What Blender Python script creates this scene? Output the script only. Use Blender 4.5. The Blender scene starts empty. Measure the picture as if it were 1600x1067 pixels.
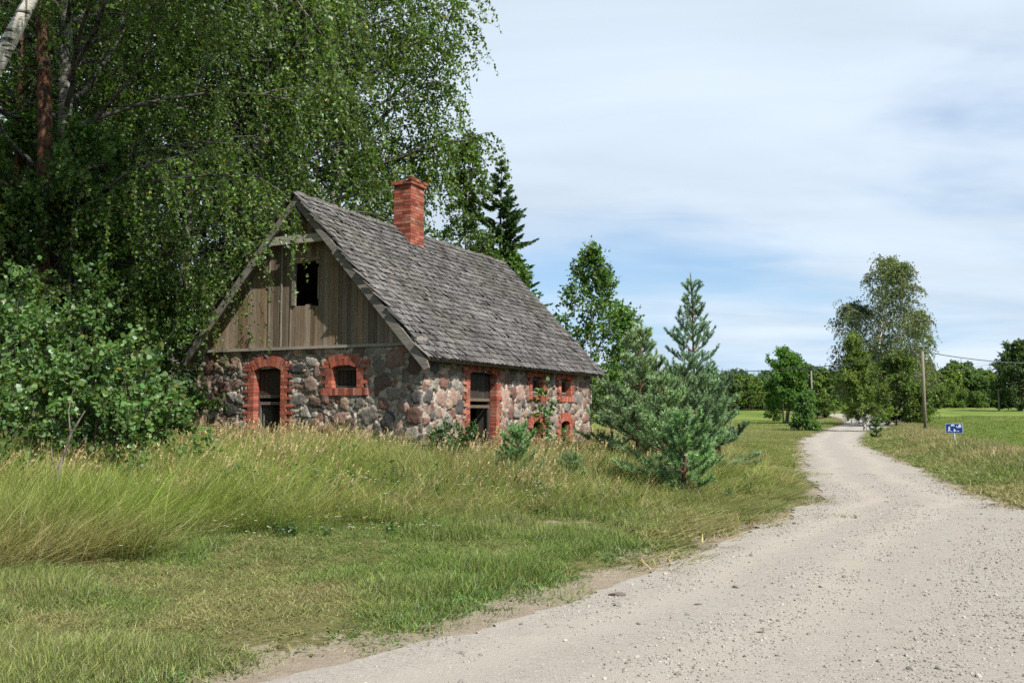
import bpy, math, random
import numpy as np
from mathutils import Vector, Matrix
R_ = math.radians
scene = bpy.context.scene
COL = scene.collection

# ------------------------------------------------------------------ camera
EYE = 1.55
cam_d = bpy.data.cameras.new('camera'); cam = bpy.data.objects.new('camera', cam_d); COL.objects.link(cam)
cam_d.sensor_width = 36.0; cam_d.lens = 31.5; cam_d.clip_end = 5000; cam_d.clip_start = 0.05
PITCH = math.atan(107 / 1400)
cam.location = (0, 0, EYE); cam.rotation_euler = (math.pi / 2 + PITCH, 0, 0)
scene.camera = cam

# ------------------------------------------------------------------ light
SUN_AZ = np.array([0.66, -0.75]); SUN_AZ = SUN_AZ / np.linalg.norm(SUN_AZ)
SUN_EL = R_(47)
sd = bpy.data.lights.new('sun', 'SUN'); sun = bpy.data.objects.new('sun', sd); COL.objects.link(sun)
sd.energy = 5.0; sd.angle = R_(0.6); sd.color = (1.0, 0.955, 0.88)
sv = Vector((SUN_AZ[0] * math.cos(SUN_EL), SUN_AZ[1] * math.cos(SUN_EL), math.sin(SUN_EL)))
sun.rotation_euler = sv.to_track_quat('Z', 'Y').to_euler(); sun.location = sv * 60

world = bpy.data.worlds.new('World'); scene.world = world; world.use_nodes = True
wt = world.node_tree; wt.nodes.clear()
def wn(t, **k):
    n = wt.nodes.new(t)
    for a, b in k.items(): setattr(n, a, b)
    return n
def wmath(op, a, b=None):
    n = wn('ShaderNodeMath', operation=op)
    for i, v in enumerate((a, b)):
        if v is None: continue
        if isinstance(v, (int, float)): n.inputs[i].default_value = v
        else: wt.links.new(v, n.inputs[i])
    return n.outputs[0]
sky = wn('ShaderNodeTexSky', sky_type='NISHITA'); sky.sun_disc = False
sky.sun_elevation = SUN_EL; sky.sun_rotation = math.atan2(SUN_AZ[0], SUN_AZ[1]); sky.air_density = 1.0; sky.dust_density = 0.15; sky.ozone_density = 2.5
SKY_LOC = (1.37, 0.35, 1.1)
tc = wn('ShaderNodeTexCoord'); sep = wn('ShaderNodeSeparateXYZ'); wt.links.new(tc.outputs['Generated'], sep.inputs[0])
zz = wmath('ADD', wmath('MAXIMUM', sep.outputs[2], 0.0), 0.13)
cx = wmath('DIVIDE', sep.outputs[0], zz); cy = wmath('DIVIDE', sep.outputs[1], zz)
cmb = wn('ShaderNodeCombineXYZ'); wt.links.new(cx, cmb.inputs[0]); wt.links.new(cy, cmb.inputs[1])
def wnoise(scale, det, rough, loc, sc=(1, 1, 1), dist=0.0):
    mp = wn('ShaderNodeMapping'); mp.inputs['Location'].default_value = loc; mp.inputs['Scale'].default_value = sc
    mp.inputs['Rotation'].default_value = (0, 0, R_(12))
    wt.links.new(cmb.outputs[0], mp.inputs[0])
    n = wn('ShaderNodeTexNoise'); n.inputs['Scale'].default_value = scale; n.inputs['Detail'].default_value = det
    n.inputs['Roughness'].default_value = rough; n.inputs['Distortion'].default_value = dist
    wt.links.new(mp.outputs[0], n.inputs['Vector']); return n.outputs[0]
n1 = wnoise(0.42, 5, 0.5, SKY_LOC, (1, 1.35, 1), 0.35)
n2 = wnoise(1.5, 6, 0.58, (1.0, 4.0, 2.0), (0.8, 1.9, 1), 0.5)
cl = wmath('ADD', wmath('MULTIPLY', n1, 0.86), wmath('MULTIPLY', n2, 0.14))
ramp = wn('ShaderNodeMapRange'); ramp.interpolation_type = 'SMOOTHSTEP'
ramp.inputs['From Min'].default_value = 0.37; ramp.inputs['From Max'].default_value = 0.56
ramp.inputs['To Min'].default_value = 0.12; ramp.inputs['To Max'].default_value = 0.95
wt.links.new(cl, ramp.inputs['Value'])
SKYS = 0.085
skm = wn('ShaderNodeVectorMath', operation='SCALE'); wt.links.new(sky.outputs[0], skm.inputs[0]); skm.inputs['Scale'].default_value = SKYS
n3 = wnoise(0.9, 5, 0.5, (7.0, 2.0, 5.0), (0.8, 1.6, 1), 0.4)   # brightness inside the cloud sheet
cb = wn('ShaderNodeMapRange'); cb.inputs['From Min'].default_value = 0.35; cb.inputs['From Max'].default_value = 0.62
cb.inputs['To Min'].default_value = 0.56; cb.inputs['To Max'].default_value = 0.66; wt.links.new(n3, cb.inputs['Value'])
ccol = wn('ShaderNodeVectorMath', operation='SCALE'); ccol.inputs[0].default_value = (0.80, 0.92, 1.05); wt.links.new(cb.outputs[0], ccol.inputs['Scale'])
zen = wn('ShaderNodeMapRange'); zen.interpolation_type = 'SMOOTHSTEP'; wt.links.new(sep.outputs[2], zen.inputs['Value'])   # cloud sheet thinned overhead, out of view, to cut sky fill and deepen shade
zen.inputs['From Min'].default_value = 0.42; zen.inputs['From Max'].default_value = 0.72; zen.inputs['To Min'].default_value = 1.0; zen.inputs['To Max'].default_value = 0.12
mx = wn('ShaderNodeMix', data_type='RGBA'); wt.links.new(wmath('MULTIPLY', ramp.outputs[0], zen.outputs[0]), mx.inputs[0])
skt = wn('ShaderNodeVectorMath', operation='MULTIPLY'); wt.links.new(skm.outputs[0], skt.inputs[0]); skt.inputs[1].default_value = (0.82, 1.0, 1.12)
hzf = wn('ShaderNodeMapRange'); hzf.interpolation_type = 'SMOOTHSTEP'; wt.links.new(sep.outputs[2], hzf.inputs['Value'])
hzf.inputs['From Min'].default_value = 0.02; hzf.inputs['From Max'].default_value = 0.24; hzf.inputs['To Min'].default_value = 0.92; hzf.inputs['To Max'].default_value = 0.0
hmx = wn('ShaderNodeMix', data_type='RGBA'); wt.links.new(hzf.outputs[0], hmx.inputs[0]); wt.links.new(skt.outputs[0], hmx.inputs[6]); hmx.inputs[7].default_value = (0.30, 0.43, 0.58, 1)
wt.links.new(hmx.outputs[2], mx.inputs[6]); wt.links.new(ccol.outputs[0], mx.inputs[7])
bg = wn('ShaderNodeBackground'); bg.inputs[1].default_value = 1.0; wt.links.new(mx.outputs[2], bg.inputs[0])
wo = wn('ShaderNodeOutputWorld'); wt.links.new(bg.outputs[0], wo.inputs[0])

vs = scene.view_settings; vs.view_transform = 'Standard'; vs.look = 'None'; vs.exposure = 0.62; vs.gamma = 1
scene.render.film_transparent = False
cy_ = scene.cycles; cy_.max_bounces = 7; cy_.diffuse_bounces = 4; cy_.glossy_bounces = 2; cy_.transmission_bounces = 4; cy_.transparent_max_bounces = 6
cy_.caustics_reflective = False; cy_.caustics_refractive = False
cy_.use_denoising = False; cy_.denoiser = 'OPENIMAGEDENOISE'

# ------------------------------------------------------------------ helpers
def rngf(seed): return np.random.RandomState(seed)
def sstep(a, b, x):
    t = np.clip((np.asarray(x, float) - a) / (b - a), 0, 1); return t * t * (3 - 2 * t)
def unit(v):
    v = np.asarray(v, float); return v / np.maximum(np.linalg.norm(v, axis=-1, keepdims=True), 1e-9)

class VNoise:                                   # smooth value noise on a lattice, for shapes
    def __init__(s, seed): s.t = rngf(seed).rand(256, 256)
    def __call__(s, x, y):
        x = np.asarray(x, float); y = np.asarray(y, float)
        xi = np.floor(x).astype(int); yi = np.floor(y).astype(int); fx = x - xi; fy = y - yi
        fx = fx * fx * (3 - 2 * fx); fy = fy * fy * (3 - 2 * fy)
        g = lambda a, b: s.t[a % 256, b % 256]
        return (g(xi, yi) * (1 - fx) + g(xi + 1, yi) * fx) * (1 - fy) + (g(xi, yi + 1) * (1 - fx) + g(xi + 1, yi + 1) * fx) * fy
    def fbm(s, x, y, o=4):
        v = 0; a = 0.5; x = np.asarray(x, float); y = np.asarray(y, float)
        for i in range(o): v = v + a * s(x * 2 ** i + 17.3 * i, y * 2 ** i + 9.1 * i); a *= 0.5
        return v / (1 - 0.5 ** o)

class MB:                                       # collects geometry, links it as ONE mesh object
    def __init__(s): s.v = []; s.f = []; s.c = []; s.n = 0; s.mi = []; s.sm = []
    def add(s, V, F, C=(0.5, 0.5, 0.5), mi=0, smooth=False):
        V = np.asarray(V, float).reshape(-1, 3); F = np.asarray(F, int); C = np.asarray(C, float)
        if C.ndim == 1: C = np.repeat(C[None], len(V), 0)
        s.v.append(V); s.c.append(C); s.f.append(F + s.n); s.mi.append(mi); s.sm.append(smooth); s.n += len(V)
    def mesh(s, name, mats):
        me = bpy.data.meshes.new(name)
        V = np.concatenate(s.v); C = np.concatenate(s.c)
        loops = np.concatenate([f.ravel() for f in s.f])
        tot = np.concatenate([np.full(len(f), f.shape[1]) for f in s.f])
        mi = np.concatenate([np.full(len(f), m) for f, m in zip(s.f, s.mi)])
        sm = np.concatenate([np.full(len(f), m) for f, m in zip(s.f, s.sm)])
        start = np.concatenate([[0], np.cumsum(tot)[:-1]])
        me.vertices.add(len(V)); me.vertices.foreach_set('co', V.astype(np.float32).ravel())
        me.loops.add(len(loops)); me.loops.foreach_set('vertex_index', loops.astype(np.int32))
        me.polygons.add(len(tot)); me.polygons.foreach_set('loop_start', start.astype(np.int32))
        me.polygons.foreach_set('material_index', mi.astype(np.int32)); me.polygons.foreach_set('use_smooth', sm.astype(bool))
        at = me.attributes.new('Col', 'FLOAT_COLOR', 'POINT')
        at.data.foreach_set('color', np.concatenate([C, np.ones((len(C), 1))], 1).astype(np.float32).ravel())
        for m in (mats if isinstance(mats, (list, tuple)) else [mats]): me.materials.append(m)
        me.update(calc_edges=True); me.validate()
        return me
    def build(s, name, mats, parent=None):
        o = bpy.data.objects.new(name, s.mesh(name, mats)); COL.objects.link(o)
        if parent: o.parent = parent
        return o
    BF = np.array([[0, 1, 3, 2], [4, 6, 7, 5], [0, 4, 5, 1], [2, 3, 7, 6], [0, 2, 6, 4], [1, 5, 7, 3]])
    def box(s, lo, hi, C=(0.5, 0.5, 0.5), T=None):
        V = np.array([[x, y, z] for x in (lo[0], hi[0]) for y in (lo[1], hi[1]) for z in (lo[2], hi[2])], float)
        if T is not None: V = T(V)
        s.add(V, s.BF, C)
    def prism(s, poly, d0, d1, C=(0.5, 0.5, 0.5), T=None):       # poly in (u, v), extruded d0..d1 -> columns (u, d, v)
        n = len(poly); p = np.asarray(poly, float)
        V = np.concatenate([np.c_[p[:, 0], np.full(n, d0), p[:, 1]], np.c_[p[:, 0], np.full(n, d1), p[:, 1]]])
        if T is not None: V = T(V)
        s.add(V, np.arange(n)[None, ::-1], C); k = s.n - 2 * n
        s.f.append(np.arange(n)[None] + n + k); s.mi.append(0); s.sm.append(False)
        i = np.arange(n); j = (i + 1) % n
        s.f.append(np.c_[i, j, j + n, i + n] + k); s.mi.append(0); s.sm.append(False)
    def tube(s, pts, rad, k=6, C=(0.5, 0.5, 0.5), cap=False, mi=0):
        P = np.asarray(pts, float); n = len(P); rad = np.broadcast_to(np.asarray(rad, float), (n,))
        t = unit(np.gradient(P, axis=0)); ref = np.array([0.31, 0.17, 0.93]) if abs(t[0, 2]) < 0.8 else np.array([1.0, 0.2, 0.05])
        a = unit(np.cross(t, ref)); b = np.cross(t, a); th = np.arange(k) * 2 * np.pi / k
        V = P[:, None] + rad[:, None, None] * (np.cos(th)[None, :, None] * a[:, None] + np.sin(th)[None, :, None] * b[:, None])
        i = np.arange(n - 1)[:, None] * k; j = np.arange(k)[None]; jn = (j + 1) % k
        F = np.stack([i + j, i + jn, i + k + jn, i + k + j], -1).reshape(-1, 4)
        C = np.asarray(C, float)
        if C.ndim == 2: C = np.repeat(C, k, 0)
        s.add(V.reshape(-1, 3), F, C, mi, True)
        if cap:
            s.f.append((np.arange(k)[None] + (n - 1) * k) + s.n - n * k); s.mi.append(mi); s.sm.append(False)
            s.f.append(np.arange(k)[None, ::-1] + s.n - n * k); s.mi.append(mi); s.sm.append(False)

def tag(o, label=None, cat=None, group=None, kind=None):
    if label: o['label'] = label
    if cat: o['category'] = cat
    if group: o['group'] = group
    if kind: o['kind'] = kind
    return o
def empty(name, loc, rz=0.0):
    o = bpy.data.objects.new(name, None); COL.objects.link(o); o.location = loc; o.rotation_euler = (0, 0, rz); o.empty_display_size = 0.3
    return o
def copy_tree(o, parent=None):
    c = o.copy(); COL.objects.link(c)
    if parent: c.parent = parent
    for ch in list(o.children): copy_tree(ch, c)
    return c

# ------------------------------------------------------------------ materials
class NT:
    def __init__(s, name):
        s.m = bpy.data.materials.new(name); s.m.use_nodes = True; s.t = s.m.node_tree; s.t.nodes.clear()
        s.out = s.t.nodes.new('ShaderNodeOutputMaterial')
    def n(s, t, ins=None, **k):
        x = s.t.nodes.new(t)
        for a, b in k.items(): setattr(x, a, b)
        for a, b in (ins or {}).items(): s.put(x.inputs[a], b)
        return x
    def put(s, sock, v):
        if isinstance(v, bpy.types.NodeSocket): s.t.links.new(v, sock)
        else: sock.default_value = v
    def math(s, op, a, b=0.5, clamp=False):
        x = s.n('ShaderNodeMath', {0: a, 1: b}, operation=op); x.use_clamp = clamp; return x.outputs[0]
    def mix(s, f, a, b, mode='MIX'):
        x = s.n('ShaderNodeMix', data_type='RGBA', blend_type=mode)
        s.put(x.inputs[0], f); s.put(x.inputs[6], a); s.put(x.inputs[7], b); return x.outputs[2]
    def obj(s, scale=(1, 1, 1)):
        tcn = s.n('ShaderNodeTexCoord'); return s.n('ShaderNodeMapping', {0: tcn.outputs['Object'], 'Scale': scale}).outputs[0]
    def noise(s, vec, scale, det=4, rough=0.55, dist=0.0):
        return s.n('ShaderNodeTexNoise', {'Vector': vec, 'Scale': scale, 'Detail': det, 'Roughness': rough, 'Distortion': dist}).outputs[0]
    def rng(s, v, a, b, c=0.0, d=1.0):
        return s.n('ShaderNodeMapRange', {'Value': v, 'From Min': a, 'From Max': b, 'To Min': c, 'To Max': d}).outputs[0]
    def attr(s, name='Col', kind='GEOMETRY'):
        return s.n('ShaderNodeAttribute', attribute_name=name, attribute_type=kind)
    def done(s, sh, disp=None):
        s.t.links.new(sh, s.out.inputs[0]); return s.m
    def pbr(s, col, rough=0.8, height=None, bump=0.3, dist=0.02, spec=0.3, metal=0.0):
        p = s.n('ShaderNodeBsdfPrincipled', {'Base Color': col, 'Roughness': rough, 'Specular IOR Level': spec, 'Metallic': metal})
        if height is not None:
            b = s.n('ShaderNodeBump', {'Height': height, 'Strength': bump, 'Distance': dist}); s.t.links.new(b.outputs[0], p.inputs['Normal'])
        return s.done(p.outputs[0])
def c4(c): return (c[0], c[1], c[2], 1.0)

def mat_col(name, rough=0.85, nscale=30, namp=0.35, stretch=(1, 1, 1), bump=0.4, dist=0.01, spec=0.25):
    t = NT(name); v = t.obj(stretch); n = t.noise(v, nscale, 6, 0.65); n_ = t.noise(v, nscale * 0.21, 4, 0.6)
    f = t.math('ADD', t.rng(n, 0.25, 0.75, 1 - namp, 1 + namp), t.rng(n_, 0.3, 0.7, -namp * .6, namp * .6))
    col = t.mix(1.0, t.attr().outputs[0], f, 'MULTIPLY')
    return t.pbr(col, rough, n, bump, dist, spec)
M = {}
M['stone'] = mat_col('fieldstone', 0.85, 22, 0.30, bump=0.6, dist=0.02)
M['brick'] = mat_col('red_brick', 0.9, 28, 0.28, bump=0.5, dist=0.01)
M['wood'] = mat_col('weathered_wood', 0.85, 14, 0.35, (6, 6, 0.5), bump=0.5, dist=0.008)
M['beam'] = mat_col('weathered_beam', 0.85, 14, 0.35, (0.7, 6, 6), bump=0.5, dist=0.008)
M['shake'] = mat_col('weathered_shakes', 0.9, 12, 0.4, (1, 7, 1), bump=0.6, dist=0.01, spec=0.15)
M['plain'] = mat_col('painted_metal', 0.5, 12, 0.06, bump=0.05)
M['galv'] = mat_col('galvanised_steel', 0.45, 20, 0.12, bump=0.05)
M['pole'] = mat_col('grey_pole_wood', 0.9, 10, 0.3, (8, 8, 0.4), bump=0.4)

def mat_bark(name, c0, c1, scale, stretch, lo=0.42, hi=0.58):
    t = NT(name); v = t.obj(stretch); n = t.noise(v, scale, 6, 0.65, 0.4)
    col = t.mix(t.rng(n, lo, hi), c4(c0), c4(c1)); col = t.mix(1.0, col, t.rng(t.attr().outputs[0], 0, 1, 0, 2), 'MULTIPLY')
    return t.pbr(col, 0.9, n, 0.7, 0.03)
M['birch_bark'] = mat_bark('birch_bark', (0.03, 0.028, 0.025), (0.52, 0.49, 0.44), 3.2, (1.2, 1.2, 6), 0.40, 0.50)
M['pine_bark'] = mat_bark('pine_bark', (0.05, 0.03, 0.022), (0.20, 0.095, 0.055), 5, (2.5, 2.5, 0.8))
M['grey_bark'] = mat_bark('grey_bark', (0.035, 0.03, 0.025), (0.13, 0.11, 0.09), 6, (3, 3, 0.7))

def mat_leaf(name, trans=0.46, gloss=0.03, tip=None):
    t = NT(name); a = t.n('ShaderNodeHueSaturation', {'Saturation': 1.05, 'Value': 1.28, 'Color': t.attr().outputs[0]}).outputs[0]
    d = t.n('ShaderNodeBsdfDiffuse', {'Color': a})
    tcol = t.mix(1.0, a, (1.25, 1.35, 0.55, 1), 'MULTIPLY')
    tr = t.n('ShaderNodeBsdfTranslucent', {'Color': tcol})
    m1 = t.n('ShaderNodeMixShader', {0: trans, 1: d.outputs[0], 2: tr.outputs[0]})
    g = t.n('ShaderNodeBsdfGlossy', {'Color': (0.9, 0.95, 1, 1), 'Roughness': 0.45})
    m2 = t.n('ShaderNodeMixShader', {0: gloss, 1: m1.outputs[0], 2: g.outputs[0]})
    return t.done(m2.outputs[0])
M['leaf'] = mat_leaf('leaf'); M['needle'] = mat_leaf('needle', 0.12, 0.04)

def mat_grass(name, straw=(0.33, 0.26, 0.13)):
    t = NT(name); a = t.attr().outputs[0]
    dry = t.attr('dry', 'INSTANCER').outputs['Fac']; br = t.attr('bright', 'INSTANCER').outputs['Fac']
    col = t.mix(dry, a, t.mix(1.0, c4(straw), t.math('MULTIPLY', t.n('ShaderNodeSeparateColor', {0: a}).outputs[1], 5.5), 'MULTIPLY'))
    col = t.mix(1.0, col, br, 'MULTIPLY')
    d = t.n('ShaderNodeBsdfDiffuse', {'Color': col}); tr = t.n('ShaderNodeBsdfTranslucent', {'Color': t.mix(1.0, col, (1.2, 1.25, 0.7, 1), 'MULTIPLY')})
    m1 = t.n('ShaderNodeMixShader', {0: 0.3, 1: d.outputs[0], 2: tr.outputs[0]})
    g = t.n('ShaderNodeBsdfGlossy', {'Color': (1, 1, 1, 1), 'Roughness': 0.5})
    return t.done(t.n('ShaderNodeMixShader', {0: 0.03, 1: m1.outputs[0], 2: g.outputs[0]}).outputs[0])
M['grass'] = mat_grass('grass_blades')
# ------------------------------------------------------------------ terrain and road
def catmull(P, n):
    P = np.asarray(P, float); out = []
    Q = np.concatenate([[2 * P[0] - P[1]], P, [2 * P[-1] - P[-2]]])
    for i in range(1, len(Q) - 2):
        t = np.linspace(0, 1, n, endpoint=False)[:, None]
        a, b, c, d = Q[i - 1], Q[i], Q[i + 1], Q[i + 2]
        out.append(0.5 * (2 * b + (c - a) * t + (2 * a - 5 * b + 4 * c - d) * t ** 2 + (3 * b - a - 3 * c + d) * t ** 3))
    return np.concatenate(out + [P[-1:]])
ROAD_L = [(-5.5, -3), (-3.6, 1.5), (-1.45, 5.0), (-0.75, 5.9), (0.25, 7.1), (1.05, 8.2), (1.95, 9.8), (2.9, 11.4), (4.6, 14.3), (5.6, 16.3), (6.2, 18.3), (6.75, 20.5), (8.7, 27), (11.0, 34), (13.8, 43), (18.4, 55), (24.5, 70), (32.2, 88), (37.6, 101), (42, 114), (45.5, 128), (46, 142)]
ROAD_R = [(34, -3), (30, 0), (26, 3.5), (21, 6.2), (16.5, 8.4), (13.2, 10.2), (10.8, 11.6), (9.3, 12.6), (7.9, 14.3), (8.3, 16.2), (8.9, 18.3), (9.6, 20.8), (11.6, 27), (13.6, 34), (16.6, 43), (21.0, 54), (27.5, 69), (36.0, 86), (41.6, 99), (46.6, 112.5), (50.8, 127), (51.5, 142)]
RL = catmull(ROAD_L, 12); RR = catmull(ROAD_R, 12)
RPOLY = np.concatenate([RL[::3], RR[::3][::-1]])
def polysd(poly, x, y):                         # signed distance to a polygon, positive outside
    x = np.ravel(np.asarray(x, float)); y = np.ravel(np.asarray(y, float)); d = np.empty(len(x)); ins = np.empty(len(x), bool)
    A = np.asarray(poly, float); B = np.roll(A, -1, 0); E = B - A; L2 = (E ** 2).sum(1) + 1e-12
    for k in range(0, len(x), 20000):
        X = x[k:k + 20000, None]; Y = y[k:k + 20000, None]
        t = np.clip(((X - A[:, 0]) * E[:, 0] + (Y - A[:, 1]) * E[:, 1]) / L2, 0, 1)
        d[k:k + 20000] = np.sqrt(((X - A[:, 0] - t * E[:, 0]) ** 2 + (Y - A[:, 1] - t * E[:, 1]) ** 2).min(1))
        cr = ((A[:, 1] > Y) != (B[:, 1] > Y)) & (X < E[:, 0] * (Y - A[:, 1]) / np.where(E[:, 1] == 0, 1e-9, E[:, 1]) + A[:, 0])
        ins[k:k + 20000] = cr.sum(1) % 2 == 1
    return np.where(ins, -d, d)
HC = np.array([-1.887, 19.0]); HA = -R_(25.7); HW, HL = 6.4, 9.9
HX = np.array([math.cos(HA), math.sin(HA)]); HY = np.array([-math.sin(HA), math.cos(HA)])
HPOLY = np.array([HC, HC - HX * HW, HC - HX * HW + HY * HL, HC + HY * HL])
N1, N2, N3 = VNoise(11), VNoise(12), VNoise(13)
def roadmid(y): return np.interp(y, [-3, 5, 8.2, 14, 20, 27, 43, 70, 100, 140], [2, 6, 6, 6.3, 8.2, 10.1, 15.2, 26, 39.7, 40])
def terrain(x, y, d=None):
    x = np.ravel(np.asarray(x, float)); y = np.ravel(np.asarray(y, float))
    if d is None: d = polysd(RPOLY, x, y)
    left = sstep(1.5, -1.5, x - roadmid(y)); r = np.hypot(x, y)
    h = left * 0.50 * sstep(1.2, 12.5, d) * sstep(60, 34, y) + left * 0.05 * sstep(0.2, 1.2, d)
    h = h - (1 - left) * 0.2 * sstep(2.5, 10, d) * sstep(110, 60, r) + (1 - left) * 0.06 * sstep(0.3, 1.5, d) * sstep(4.5, 2.5, d)
    h = h + (N1.fbm(x * 0.25, y * 0.25, 3) - 0.5) * 0.16 * sstep(0, 3, d) + (N2.fbm(x * 1.3, y * 1.3, 2) - 0.5) * 0.06 * sstep(0, 1, d)
    h = h + sstep(90, 280, r) * 1.9 * left + (1 - left) * sstep(75, 230, r) * 2.05 - 0.04 * sstep(0.02, 0.35, -d)
    return h
def H1(x, y): return float(terrain([x], [y])[0])
def at(px, depth):                              # photo column at a depth -> ground point
    x = (px - 800) / 1400 * depth; return np.array([x, depth, H1(x, depth)])

# meadow boundary: tall grass inside
TALL = np.array([(-30, 4.5), (-8, 6.6), (-4.6, 7.7), (-3.9, 9.6), (-2.7, 10.8), (-0.9, 11.8), (1.3, 12.7), (3.7, 14.8), (4.9, 17.8), (6.0, 22), (7.4, 27), (9.4, 34), (5, 40), (-30, 45)])
PATCH = [(2.2, 11.9, .5, .2), (1.35, 11.2, 0.75, 0.42), (0.5, 11.9, 0.5, 0.3), (-0.6, 8.3, 0.4, 0.2), (1.9, 12.6, 0.7, 0.35), (-4.1, 6.9, 0.5, 0.2), (-0.1, 9.4, .4, .2)]
def bare(x, y):                                 # worn sandy spots
    x = np.ravel(x); y = np.ravel(y); b = np.zeros(len(x))
    for cx_, cy0, rx, ry in PATCH: b = np.maximum(b, .85 * sstep(1.15, 0.2, np.hypot((x - cx_) / rx, (y - cy0) / ry) + (N3.fbm(x * 3, y * 3, 3) - 0.5) * 1.9))
    return b

def ground_material():
    t = NT('meadow_ground'); a = t.n('ShaderNodeSeparateColor', {0: t.attr().outputs[0]}); v = t.obj()
    dirt, dry, far = a.outputs[0], a.outputs[1], a.outputs[2]
    n = t.noise(v, 9, 8, 0.7); nb = t.noise(v, 0.35, 5, 0.6); nf = t.noise(t.obj((1, 0.25, 1)), 0.16, 6, 0.65); ns = t.noise(v, 60, 4, 0.7)
    green = t.mix(t.rng(n, 0.35, 0.65), (0.085, 0.09, 0.030, 1), (0.17, 0.155, 0.065, 1))
    green = t.mix(t.math('MULTIPLY', dry, t.rng(nb, 0.25, 0.6), True), green, (0.23, 0.185, 0.08, 1))
    field = t.mix(t.rng(nf, 0.38, 0.62), (0.10, 0.175, 0.025, 1), (0.19, 0.235, 0.05, 1))
    field = t.mix(t.rng(n, 0.3, 0.8, 0.0, 0.35), field, (0.06, 0.10, 0.02, 1)); field = t.mix(t.rng(t.noise(v, 0.06, 5, 0.6), 0.45, 0.65, 0.0, 0.5), field, (0.235, 0.225, 0.07, 1))
    col = t.mix(far, green, field)
    sand = t.mix(t.rng(n, 0.3, 0.7), (0.27, 0.215, 0.15, 1), (0.38, 0.32, 0.245, 1)); sand = t.mix(t.rng(ns, 0.55, 0.75), sand, (0.2, 0.16, 0.12, 1))
    col = t.mix(t.rng(t.math('ADD', dirt, t.rng(n, 0.3, 0.7, -0.3, 0.3)), 0.35, 0.6), col, sand)
    return t.pbr(col, 0.95, t.math('ADD', n, ns), 0.7, 0.04, 0.1)
def build_ground():
    r = np.concatenate([[0.0], np.geomspace(0.6, 40, 300), np.geomspace(40, 1500, 150)[1:]])
    th = np.unique(np.concatenate([np.linspace(-46, 46, 420), np.linspace(46, 314, 120)])); th = np.radians(th[:-1]); nt = len(th)
    X = np.outer(r, np.sin(th)).ravel(); Y = np.outer(r, np.cos(th)).ravel(); d = polysd(RPOLY, X, Y)
    Z = terrain(X, Y, d); left = X < roadmid(Y)
    dirt = np.maximum(sstep(0.75, 0.0, d + (N3.fbm(X * 1.5, Y * 1.5, 4) - 0.5) * 0.9), bare(X, Y))
    dirt = np.maximum(dirt, 0.5 * sstep(1.1, 0.2, d + (N1.fbm(X * 0.9, Y * 0.9, 3) - 0.5) * 2.0) * (Y < 22))
    dry = np.clip(0.45 + 0.5 * (N2.fbm(X * 0.3, Y * 0.3, 3) - 0.3), 0, 1) * sstep(70, 25, Y)
    far = np.where(left, sstep(20, 29, Y) * sstep(.6, 2.0, d), sstep(3.2, 5, d))
    far = np.clip(far, 0, 1)
    i = np.arange(len(r) - 1)[:, None] * nt; j = np.arange(nt)[None]; jn = (j + 1) % nt
    F = np.stack([i + j, i + jn, i + nt + jn, i + nt + j], -1).reshape(-1, 4)[:, ::-1]
    m = MB(); m.add(np.c_[X, Y, Z], F, np.c_[dirt, dry, far], 0, True)
    tag(m.build('ground', ground_material()), 'grassy meadow ground beside the gravel road', 'ground', kind='structure')
def road_material():
    t = NT('gravel_road'); v = t.obj(); a = t.n('ShaderNodeSeparateColor', {0: t.attr().outputs[0]})
    n = t.noise(v, 5, 8, 0.72); big = t.noise(v, 0.5, 5, 0.6); fine = t.noise(v, 75, 5, 0.8)
    vo = t.n('ShaderNodeTexVoronoi', {'Vector': v, 'Scale': 42.0, 'Randomness': 1.0}); vo2 = t.n('ShaderNodeTexVoronoi', {'Vector': v, 'Scale': 90.0})
    sand = t.mix(t.rng(n, 0.3, 0.7), (0.30, 0.27, 0.217, 1), (0.36, 0.33, 0.277, 1))
    stone = t.mix(t.rng(t.n('ShaderNodeSeparateColor', {0: vo.outputs['Color']}).outputs[0], 0, 1), (0.22, 0.205, 0.185, 1), (0.43, 0.40, 0.355, 1))
    edge = t.rng(vo.outputs['Distance'], 0.25, 0.55, 1.0, 0.0)
    mask = t.math('MULTIPLY', edge, t.rng(t.math('ADD', t.noise(v, 1.3, 6, 0.65), t.math('MULTIPLY', a.outputs[0], 0.25)), 0.45, 0.62), True)
    col = t.mix(mask, sand, stone)
    st2 = t.mix(t.n('ShaderNodeSeparateColor', {0: vo2.outputs['Color']}).outputs[1], (0.19, 0.176, 0.155, 1), (0.45, 0.42, 0.375, 1))
    col = t.mix(t.math('MULTIPLY', t.rng(vo2.outputs['Distance'], 0.2, 0.5, 1, 0), t.rng(fine, 0.42, 0.6, 0, 0.6)), col, st2)
    col = t.mix(t.rng(big, 0.35, 0.65, 0.0, 0.22), col, (0.30, 0.255, 0.20, 1))
    col = t.mix(t.math('MULTIPLY', a.outputs[1], t.rng(big, 0.3, 0.7, 0.45, 0.85)), col, (0.385, 0.345, 0.285, 1))
    h = t.math('ADD', t.math('MULTIPLY', mask, 0.25), t.math('ADD', t.math('MULTIPLY', fine, 1.5), n))
    return t.pbr(col, 0.95, h, 0.42, 0.02, 0.1)
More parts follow.
